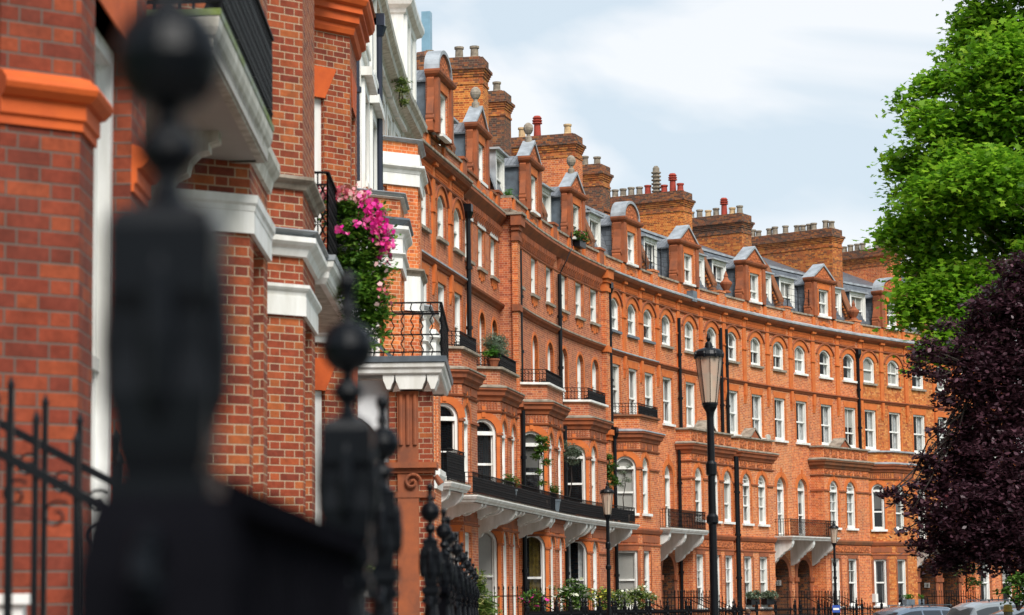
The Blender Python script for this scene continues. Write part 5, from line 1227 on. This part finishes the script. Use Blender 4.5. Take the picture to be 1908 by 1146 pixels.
for sd,lb,c,m in ((55,'tall hanging eucalyptus in front of the second bay window over the long balcony',[(1008,838,.22),(1012,822,.25),(1018,860,.16),(1004,880,.13),(1010,900,.1),(1000,850,.15)],'bush'),(56,'silvery round-headed olive tree on the long balcony before an arched window',[(1062,838,.32),(1048,832,.28),(1075,848,.28),(1056,850,.24),(1084,838,.16),(1068,862,.18)],'olive'),(57,'slender reddish-green tree on the long balcony just above the middle street lamp',[(1131,850,.2),(1136,868,.25),(1128,880,.25),(1140,890,.25),(1132,905,.2),(1148,900,.16)],'bush'),(58,'thin silvery plant against the white arched window right of the middle street lamp',[(1163,880,.16),(1168,895,.2),(1158,905,.16),(1172,870,.12)],'olive')):
    Y={55:78.4,56:84.6,57:90.5,58:91.4}[sd]; sp=[(P(x,y,Y),r) for x,y,r in c]
    q=shrub('potted_tree',lb,'potted tree',sp,ML[m],.10,SLIM if m=='olive' else OVAL,420,.22,sd,G)
    b=MB(); bx,by_,_=sp[0][0]; rgq=np.random.default_rng(sd)
    limb(b,(bx,by_,4.78),tuple(sp[0][0]),.025,.012,rgq,4,.1)
    for c_,r in sp[1:]: limb(b,tuple(sp[0][0]),tuple(c_),.012,.005,rgq,3)
    b.lathe((bx,by_),[(.16,4.8),(.2,5.1),(.17,5.1)],10); b.build('stem','barkdk',q)
# street level planting
def low(lb,px,py,s,v,r,m,fl,sd,nm='flowering_bush',z=None,leaf=.09):
    c=at(s,v,0); z=EYE+(1134-py)/4500*c.y if z is None else z; sp=[(Vector((c.x,c.y,z)),r),(Vector((c.x+r*.8,c.y+.2,z-.12)),r*.8),(Vector((c.x-r*.8,c.y-.1,z-.1)),r*.8),(Vector((c.x,c.y,z-.4)),r)]
    shrub(nm,lb,'shrub',sp,ML[m],leaf,OVAL,260,.28,sd,'planting behind the area railings',flowers=fl,stem=.02)
low('laurel-like bush with magenta blooms behind the railings before the second bay',930,1110,5.8,2.3,.28,'bush',(ML['pink'],26,.16),61)
low('green bush full of white blooms behind the railings below the yellow-curtained bay',990,1100,13.2,2.2,.42,'bush',(ML['whitef'],90,.14),62)
low('low yellow-flowered bush behind the railings left of the third ground floor bay',1042,1106,18.2,2.4,.28,'var',(ML['yellowf'],110,.12),63)
low('cream and green bush behind the railings left of the middle street lamp',1080,1112,21.5,2.3,.3,'var',(ML['whitef'],50,.12),64)
low('big pale yellow-green bush behind the railings beside the middle street lamp',1115,1108,25.6,2.2,.42,'var',(ML['whitef'],90,.13),65)
shrub('laurel_bush','large leafy green and cream bush right of the row of black railing posts','shrub',[(P(885,1095,46),.20),(P(895,1120,46),.25),(P(880,1140,46),.3),(P(905,1140,46),.25),(P(890,1075,46),.1)],ML['var'],.16,SLIM,600,.2,66,stem=.02)
shrub('variegated_bush','yellow-green bush seen left of the third railing post, against the porch','shrub',[(P(690,1030,31.),.22),(P(698,1000,31.),.14),(P(680,1060,31.),.22),(P(692,1080,31),.2)],ML['var'],.09,OVAL,800,.18,67,stem=.02)
shrub('dark_bush','small dark green bush at the foot of the second brick bay','shrub',[(P(598,1000,30.5),.13),(P(590,1015,30.5),.12),(P(606,1012,30.5),.12)],ML['bush'],.07,OVAL,900,.14,68,stem=.02)
shrub('variegated_bush','white-flecked bush glimpsed between the third and fourth railing posts','shrub',[(P(772,1085,36),.2),(P(768,1060,36),.14),(P(778,1110,36),.2),(P(830,1120,42),.2)],ML['var'],.09,OVAL,700,.18,69,flowers=(ML['red'],12,.1),stem=.02)
for (s,lb,sd,m) in ((38.6,'',0,0),): pass
def winbox(lb,s0,s1,v,z,m,sd,ball=False):
    t=thing('window_box',lb,'window box',mapD((s0+s1)/2,v,z),'window boxes of the crescent'); b=MB(mapD); b.box(s0,s1,v-.1,v+.14,z,z+.26); b.build('trough','leaddk' if ball else 'black',t)
    rg=np.random.default_rng(sd); n=4 if ball else 3
    cs,bs=blobs(rg,[(at(lerp(s0,s1,(k+.5)/n),v+.02,z+.40 if ball else z+.42),.15 if ball else .24) for k in range(n)],900 if ball else 300,.6,.08 if ball else .2)
    leafmesh('foliage',cs,ML[m],.05 if ball else .12,OVAL,t,sd,col_bias=bs)
winbox('dark window box with a row of clipped green box balls, left one of the pair',58.7,59.5,1.25,1.6,'box',71,True)
winbox('dark window box of clipped box balls, right one of the pair',60.2,61.1,.85,1.6,'box',72,True)
winbox('black window box of blue-green foliage on the left sill of the house numbered 22',44.05,44.95,.58,1.68,'olive',73)
winbox('black window box of blue-green foliage on the right sill of the house numbered 22',45.72,46.65,.58,1.68,'olive',74)
winbox('grey window box of peach roses on the gable window above the dentil cornice',25.1,25.95,.12,15.0,'bush',75)
tw=[o for o in col.objects if o.name.startswith('window_box')][-1]
cs=np.array([tuple(at(25.1+rg.uniform(0,.85),.2+rg.uniform(-.1,.1),15.45+rg.uniform(-.1,.15))) for k in range(40)]); leafmesh('roses',cs,ML['red'],.14,[(math.sin(a)*.5,math.cos(a)*.5) for a in [k*math.pi/4 for k in range(8)]],tw,5)
for (lb,s,z,sd,m,r) in (('tuft of bright green weeds on the parapet left of the dark party wall',15.9,15.5,81,'box',.25),('pale green plant on the parapet before the white dormer',22.9,15.4,82,'var',.22),('grey-green shrub growing on the sill of the second ball-topped gable',18.9,15.35,83,'olive',.28)):
    shrub('parapet_plant',lb,'plant',[(at(s,-.25,z),r),(at(s+.3,-.25,z-.05),r*.7)],ML[m],.1,SLIM,350,.18,sd,'plants on the parapets',stem=.01)
shrub('gutter_weeds','dry yellow-green weeds sprouting on the white cornice below the white gable','plant',[(P(747,150,57),.18),(P(750,168,57),.16),(P(753,190,57),.12)],ML['var'],.12,SLIM,700,.16,84,stem=.02)
# ================================================================ near pavement railing
def newel(b,x,y,big=False):
    c=(x,y); Z=1.6
    b.lathe(c,[(.040,.0),(.040,1.35),(.030,1.38)],12)
    b.lathe(c,[(.026,Z-.25),(.032,Z-.20),(.036,Z-.12),(.034,Z-.04),(.028,Z+.01),(.026,Z+.03)],28)
    b.lathe(c,[(.036,Z+.03),(.038,Z+.05),(.030,Z+.055),(.031,Z+.07),(.038,Z+.075),(.038,Z+.10)],4,sq=True)
    w_=1 if y<5 else .8
    b.lathe(c,[(.030*w_,Z+.10),(.035*w_,Z+.12),(.038*w_,Z+.16),(.034*w_,Z+.19),(.034*w_,Z+.22),(.040*w_,Z+.235),(.040*w_,Z+.285),(.034,Z+.298),(.020,Z+.303)],4,sq=True)
    for k in range(4): a=math.pi/2*k; b.lathe((x+.036*math.cos(a),y+.036*math.sin(a)),[(.0,Z+.13),(.012,Z+.16),(.014,Z+.2),(.010,Z+.25),(.0,Z+.27)],10)
    b.lathe(c,[(.027,Z+.30),(.013,Z+.312),(.011,Z+.325),(.020,Z+.335),(.026,Z+.346),(.020,Z+.358),(.012,Z+.365),(.010,Z+.375),(.026,Z+.382),(.038,Z+.398),(.043,Z+.417),(.038,Z+.437),(.026,Z+.453),(.013,Z+.457),(.010,Z+.465),(.016,Z+.475),(.011,Z+.485),(.009,Z+.50),(.0135,Z+.51),(.016,Z+.523),(.012,Z+.535),(.0,Z+.54)],28)
    # scroll brackets either side
    for sg in (-1,1):
        for k in range(9):
            a0,a1=k*.6,(k+1)*.6; r0,r1=.045-.0045*k,.045-.0045*(k+1)
            b.tube((x,y+sg*(.075+r0*math.cos(a0)),Z+.02+r0*math.sin(a0)),(x,y+sg*(.075+r1*math.cos(a1)),Z+.02+r1*math.sin(a1)),.009,6)
def linex(y): return -.285-.0072*y if y>5 else float(np.interp(y,[1.79,3.8,5],[-.258,-.262,-.30]))
runs=[([1.79,3.82],'nearest run of black iron railing with the huge out-of-focus ball-topped post'),([6.05],'single black ball-topped newel post standing third from the camera'),([10.3,12.9,14.0],'black railing run with the fourth, fifth and sixth ball-topped posts'),([16.8,19.4,22.3],'black railing run of three small posts before the white porch'),([25.2,28.2,31.2],'far black railing run, tiny posts at the end of the near row')]
for ys,lb in runs:
    t=thing('iron_railing',lb,'railing',(linex(ys[0]),ys[0],0),'railings along the near pavement')
    for y in ys:
        b=MB(); newel(b,linex(y),y); b.smooth=False; b.build('newel_post','newel',t)
    a,e=(ys[0],ys[-1]) if len(ys)>1 else (ys[0],ys[0]+.5)
    if len(ys)>1 or True:
        if a==1.79: e=3.82
        b=MB(); n=int((e-a)/.085)
        for k in range(1,n+1):
            y=lerp(a,e,k/(n+1)); b.bar((linex(y),y,.1),(linex(y),y,1.68),.02)
        b.bar((linex(a),a,1.70),(linex(e),e,1.70),.045,t2=.025); b.bar((linex(a),a,.25),(linex(e),e,.25),.045,t2=.025); b.build('bar_panel','bars',t)
# near plinth bulge on the first post
t0=[o for o in col.objects if o.name=='iron_railing'][0]
b=MB(); b.lathe((linex(1.79),1.79),[(.045,1.36),(.054,1.42),(.057,1.5),(.057,1.63),(.052,1.66),(.045,1.685)],4,sq=True); b.build('post_base','bars',t0)
# stair rails up to house A
for Y,x0,x1,z0,lb in ((7.4,-1.85,-.42,2.24,'black spear-topped stair handrail with scrolls in front of the nearest bay'),(8.7,-1.95,-.45,2.34,'second black stair handrail just behind the first, at the nearest bay')):
    t=thing('stair_railing',lb,'railing',(x0,Y,0),'stair handrails at the left edge'); sl_=-.53
    zz=lambda x:z0+(x-x0)*sl_
    b=MB(); b.bar((x0,Y,zz(x0)),(x1,Y,zz(x1)),.034,t2=.028); b.bar((x0,Y,zz(x0)-.75),(x1,Y,zz(x1)-.75),.03,t2=.02); b.build('handrail','black',t)
    x=x0+.135; k=0
    b=MB()
    while x<x1:
        b.bar((x,Y,.1),(x,Y,zz(x)+.15),.019); b.lathe((x,Y),[(.0135,zz(x)+.15),(.013,zz(x)+.165),(.0,zz(x)+.195)],6)
        if Y<8 and k==1: b.bar((x+.045,Y,.1),(x+.045,Y,zz(x)+.12),.022)
        x+=.125;k+=1
    b.build('spear_bars','black',t)
    b=MB(); x=x0+.2
    while x<x1-.05:
        c=(x,zz(x)-.10); pr_=None
        for j in range(16):
            a=j*.5; r=.048-.0026*j; q=(c[0]+r*math.cos(a+.8),Y,c[1]+r*math.sin(a+.8))
            if pr_: b.tube(pr_,q,.005,5)
            pr_=q
        x+=.125
    b.build('scrollwork','black',t)
# ================================================================ cars, person, bollard
MT['carsilver']=plain('silver_blue_paint',(.30,.36,.44),.25,.5,.05,2,bump=0,metal=.6,coat=.8); MT['carwhite']=plain('white_car_paint',(.70,.72,.74),.25,.5,.04,2,bump=0,coat=.8); MT['cardark']=plain('black_car_paint',(.02,.022,.03),.2,.5,.05,2,bump=0,coat=.9)
MT['tyre']=plain('tyre_rubber',(.02,.02,.02),.9,.2,.2,8); MT['rim']=plain('alloy_rim',(.4,.41,.42),.35,.5,.1,4,metal=.8,bump=0)
MT['lampred']=plain('tail_lamp_red',(.35,.02,.02),.2,.5,.1,3,bump=0); MT['lampclear']=plain('headlamp_clear',(.55,.57,.6),.15,.6,.1,3,bump=0)
def car(label,x,y,rz,L,W,H,paint):
    t=thing('parked_car',label,'car',(x,y,-.12),'cars parked along the crescent'); c,s=math.cos(rz),math.sin(rz)
    fn=lambda a,b_,z:(x+a*c-b_*s,y+a*s+b_*c,z-.12)
    h=H
    # cross sections along the length: (a, half width at sill, belt z, roof z, half width at roof)
    st=[(-L/2,.72,.72,.74,.6),(-L/2+.10,.9,.92,1.0,.66),(-L/2+.45,.97,.98,h*.90,.68),(-L/2+.9,1,.99,h*.985,.70),(-L/2+1.5,1,.99,h,.71),(0,1,.98,h,.72),(.55,1,.97,h*.975,.71),(.95,1,.96,h*.90,.69),(1.45,1,.95,1.0,.66),(L/2-.45,.96,.84,.86,.64),(L/2-.12,.88,.66,.68,.6),(L/2,.74,.56,.58,.55)]
    hw=W/2; b=MB(fn); rings=[]
    for a,k,bz,rz_,rw in st:
        w=hw*k; rr=hw*rw; up=[(w*.92,.26),(w,.42),(w*1.0,bz*.8),(w*.96,bz)]
        top=[(lerp(w*.96,rr,.55),lerp(bz,rz_,.55)),(rr*1.0,lerp(bz,rz_,.90)),(rr*.86,lerp(bz,rz_,.985)),(rr*.45,rz_+.012*(rz_>1.1)),(0,rz_+.02*(rz_>1.1))]
        hf=up+top; rings.append([(a,q[0],q[1]) for q in hf]+[(a,-q[0],q[1]) for q in hf[-2::-1]])
    for A,B in zip(rings,rings[1:]):
        for i in range(len(A)-1): b.quad(A[i],A[i+1],B[i+1],B[i])
    b.poly(rings[0]); b.poly(rings[-1]); b.smooth=True; bd=b.build('body',paint,t); LOC[bd.name]=wloc(t)
    g=MB(fn)
    def side(a0,a1,sg,q0=.10,q1=.80):
        def P_(a,q):
            xs=[s_[0] for s_ in st]; k=float(np.interp(a,xs,[s_[1] for s_ in st])); bz=float(np.interp(a,xs,[s_[2] for s_ in st])); rr=float(np.interp(a,xs,[s_[4] for s_ in st])); rz_=float(np.interp(a,xs,[s_[3] for s_ in st]))
            w0=hw*k*.96; w1=hw*rr; 
            y_=np.interp(q,[0,.55,.9],[w0,lerp(w0,w1,.55),w1]); z_=lerp(bz,rz_,q); return (a,sg*(y_+.012),z_)
        n=4
        for i in range(n):
            u,v_=lerp(a0,a1,i/n),lerp(a0,a1,(i+1)/n); g.quad(P_(u,q0),P_(v_,q0),P_(v_,.52),P_(u,.52)); g.quad(P_(u,.52),P_(v_,.52),P_(v_,q1),P_(u,q1))
    for sg in (-1,1): side(-L/2+.75,-.95,sg); side(-.88,-.05,sg); side(.02,.95,sg)
    w=hw*.62; g.quad((.98,-w,h*.885),(.98,w,h*.885),(1.45,w*1.12,1.05),(1.45,-w*1.12,1.05)); g.quad((-L/2+.40,-w,h*.88),(-L/2+.40,w,h*.88),(-L/2+.12,w*1.05,1.06),(-L/2+.12,-w*1.05,1.06))
    g.build('window_glass','glassdk',t)
    r=MB(fn)
    for sg in (-1,1):
        r.bar((-1.55,sg*hw*.62,h+.045),(.35,sg*hw*.62,h+.05),.03)
        for a in (-1.5,-.5,.3): r.bar((a,sg*hw*.62,h-.02),(a,sg*hw*.62,h+.05),.035)
    r.build('roof_rail','leaddk',t)
    for a in (-L/2+.8,L/2-.85):
        for sg in (-1,1):
            q=MB(fn); q.tube((a,sg*hw*.99,.33),(a,sg*(hw*.99-.2),.33),.33,20); wo_=q.build('wheel','tyre',t); LOC[wo_.name]=wloc(t); q=MB(fn); q.tube((a,sg*(hw*.99+.008),.33),(a,sg*(hw*.99-.05),.33),.21,16); q.build('rim','rim',wo_)
    for sg in (-1,1):
        q=MB(fn); q.box(L/2-.32,L/2-.08,sg*hw*.62-.14,sg*hw*.62+.14,.60,.72); q.build('headlight','lampclear',t)
        q=MB(fn); q.box(-L/2+.0,-L/2+.12,sg*hw*.66-.1,sg*hw*.66+.1,.72,.92); q.build('tail_light','lampred',t)
        q=MB(fn); q.box(.85,1.05,sg*(hw*1.0),sg*(hw*1.0)+sg*.18,.98,1.12); q.build('door_mirror',paint,t)
    q=MB(fn); q.box(L/2-.02,L/2+.01,-.26,.26,.42,.53); q.build('number_plate','white',t)
    return t
p=pxy(1690,1133,83.); car('silver-blue estate car with roof rails parked before the clipped box balls',p.x,83.,math.radians(35)+math.pi,4.5,1.85,1.66,'carsilver')
p=pxy(1835,1118,80.); car('white car parked half behind the low leaves of the purple tree',p.x,80.,math.radians(30)+math.pi,4.4,1.8,1.80,'carwhite')
p=pxy(1925,1136,60.); car('black car at the very corner, bottom right beside the yellow-capped bollard',p.x,60.,math.radians(25)+math.pi,4.3,1.8,1.62,'cardark')
p=pxy(1878,1130,55.); b=MB(); b.lathe((p.x,55.),[(.14,0),(.14,.1),(.10,.16),(.10,p.z-.12),(.10,p.z-.1)],14); 
MT['bollardgrey']=plain('grey_green_bollard',(.25,.28,.22),.7,.3,.2,5); MT['capyellow']=plain('yellow_cap',(.55,.42,.10),.6,.3,.2,6)
t=thing('bollard','grey-green bollard with a yellow cap under the shrub at the right edge','bollard',(p.x,55.,0)); b.build('post','bollardgrey',t); b=MB(); b.lathe((p.x,55.),[(.125,p.z-.12),(.13,p.z-.09),(.10,p.z-.08),(.10,p.z),(.08,p.z+.04),(.0,p.z+.05)],14); b.build('cap','capyellow',t)
# person walking, in a purple-blue hooded jacket, mostly below the frame
MT['jacket']=plain('violet_blue_jacket',(.075,.07,.18),.8,.2,.2,9); MT['hair']=plain('brown_hair',(.10,.05,.03),.7,.2,.3,30); MT['skin']=plain('skin',(.50,.30,.22),.6,.3,.1,8,bump=0); MT['trousers']=plain('dark_trousers',(.03,.03,.04),.85,.2,.2,9); MT['shoes']=plain('dark_shoes',(.03,.025,.02),.6,.3,.2,9)
def person(label,x,y,rz,H):
    t=thing('person',label,'person',(x,y,0)); t.rotation_euler=(0,0,rz); k=H/1.75
    V=[(0,0,.96,.15),(0,-.02,1.15,.155),(0,0,1.36,.165),(0,0,1.47,.07),(0,-.03,1.56,.058),(0,-.05,1.64,.095),(0,-.05,1.72,.07),
       (.17,0,1.40,.062),(.23,.02,1.13,.05),(.22,-.12,.92,.038),(-.17,0,1.40,.062),(-.23,.03,1.13,.05),(-.22,-.08,.90,.038),
       (.09,0,.90,.10),(.10,-.06,.50,.062),(.10,.06,.10,.042),(.10,-.12,.05,.04),(-.09,0,.90,.10),(-.10,.05,.50,.062),(-.10,.20,.10,.042),(-.10,.04,.05,.04)]
    E=[(0,1),(1,2),(2,3),(3,4),(4,5),(5,6),(2,7),(7,8),(8,9),(2,10),(10,11),(11,12),(0,13),(13,14),(14,15),(15,16),(0,17),(17,18),(18,19),(19,20)]
    base=len(V)
    for sg,h_ in ((1,9),(-1,12)):
        hx,hy,hz=V[h_][:3]; V.append((hx,hy-.02,hz-.07,.030)); pi=len(V)-1; E.append((h_,pi))
        for q in range(4):
            fx=hx+(q-1.5)*.018; V.append((fx,hy-.03,hz-.12,.0085)); E.append((pi,len(V)-1)); V.append((fx,hy-.015,hz-.12-(.035,.045,.04,.03)[q],.0075)); E.append((len(V)-2,len(V)-1))
        V.append((hx-sg*.035,hy-.035,hz-.08,.010)); E.append((pi,len(V)-1)); V.append((hx-sg*.045,hy-.045,hz-.115,.009)); E.append((len(V)-2,len(V)-1))
    me=bpy.data.meshes.new('body'); me.from_pydata([(a*k,b_*k,c_*k) for a,b_,c_,r in V],E,[]); o=bpy.data.objects.new('body',me); col.objects.link(o); o.parent=t
    sk=o.modifiers.new('skin','SKIN'); sd=me.skin_vertices[0].data if me.skin_vertices else None
    if sd is None:
        bm=__import__('bmesh').new(); bm.from_mesh(me); bm.verts.layers.skin.verify(); bm.to_mesh(me); bm.free(); sd=me.skin_vertices[0].data
    for i,v in enumerate(V): sd[i].radius=(v[3]*k,v[3]*k); sd[i].use_root=(i==0)
    ss=o.modifiers.new('sub','SUBSURF'); ss.levels=1; ss.render_levels=1; sk.use_smooth_shade=True
    m,N,L,b=newmat('person_surface'); tcx=N.new('ShaderNodeTexCoord'); sx=N.new('ShaderNodeSeparateXYZ'); L.new(tcx.outputs['Object'],sx.inputs[0]); r=N.new('ShaderNodeValToRGB'); r.color_ramp.interpolation='CONSTANT'; el=r.color_ramp.elements
    for p_,c_ in ((0,(.03,.025,.02)),(.04,(.03,.03,.04)),(.50,(.075,.07,.18)),(.835,(.5,.3,.22))):
        e_=el.new(p_) if p_ not in (0,) else el[0]; e_.color=(*c_,1)
    el[-1].color=(.5,.3,.22,1) if el[-1].position>.99 else el[-1].color
    L.new(math_(m.node_tree,'DIVIDE',sx.outputs[2],1.8),r.inputs[0]); L.new(r.outputs[0],b.inputs[0]); b.inputs['Roughness'].default_value=.8; me.materials.append(m)
    LOC[o.name]=LOC[t.name]
    h=MB(); h.fn=lambda a,b_,z:(x+a,y+b_,z); h.lathe((0,-.035*k),[(.06*k,1.53*k),(.105*k,1.60*k),(.115*k,1.66*k),(.105*k,1.72*k),(.07*k,1.765*k),(0,1.78*k)],14); h.smooth=True; hh=h.build('hair','hair',t)
    h=MB(); h.fn=lambda a,b_,z:(x+a,y+b_,z); h.lathe((0,.0),[(.24*k,1.20*k),(.24*k,1.36*k),(.21*k,1.43*k),(.15*k,1.49*k),(.09*k,1.53*k)],16); h.smooth=True; h.build('jacket','jacket',t)
    h=MB(); h.fn=lambda a,b_,z:(x+a,y+b_,z)
    for sx_ in (-.035,.035): h.lathe((sx_*k,-.14*k),[(0,1.63*k),(.012*k,1.64*k),(0,1.65*k)],6)
    h.lathe((0,-.155*k),[(.012*k,1.595*k),(.016*k,1.60*k),(.006*k,1.64*k)],6); h.build('face','skin',t)
p=pxy(1393,1136,88.); person('person in a violet-blue jacket with brown hair on the pavement before number 22',p.x,88.,math.radians(20),p.z)
sc.render.film_transparent=False
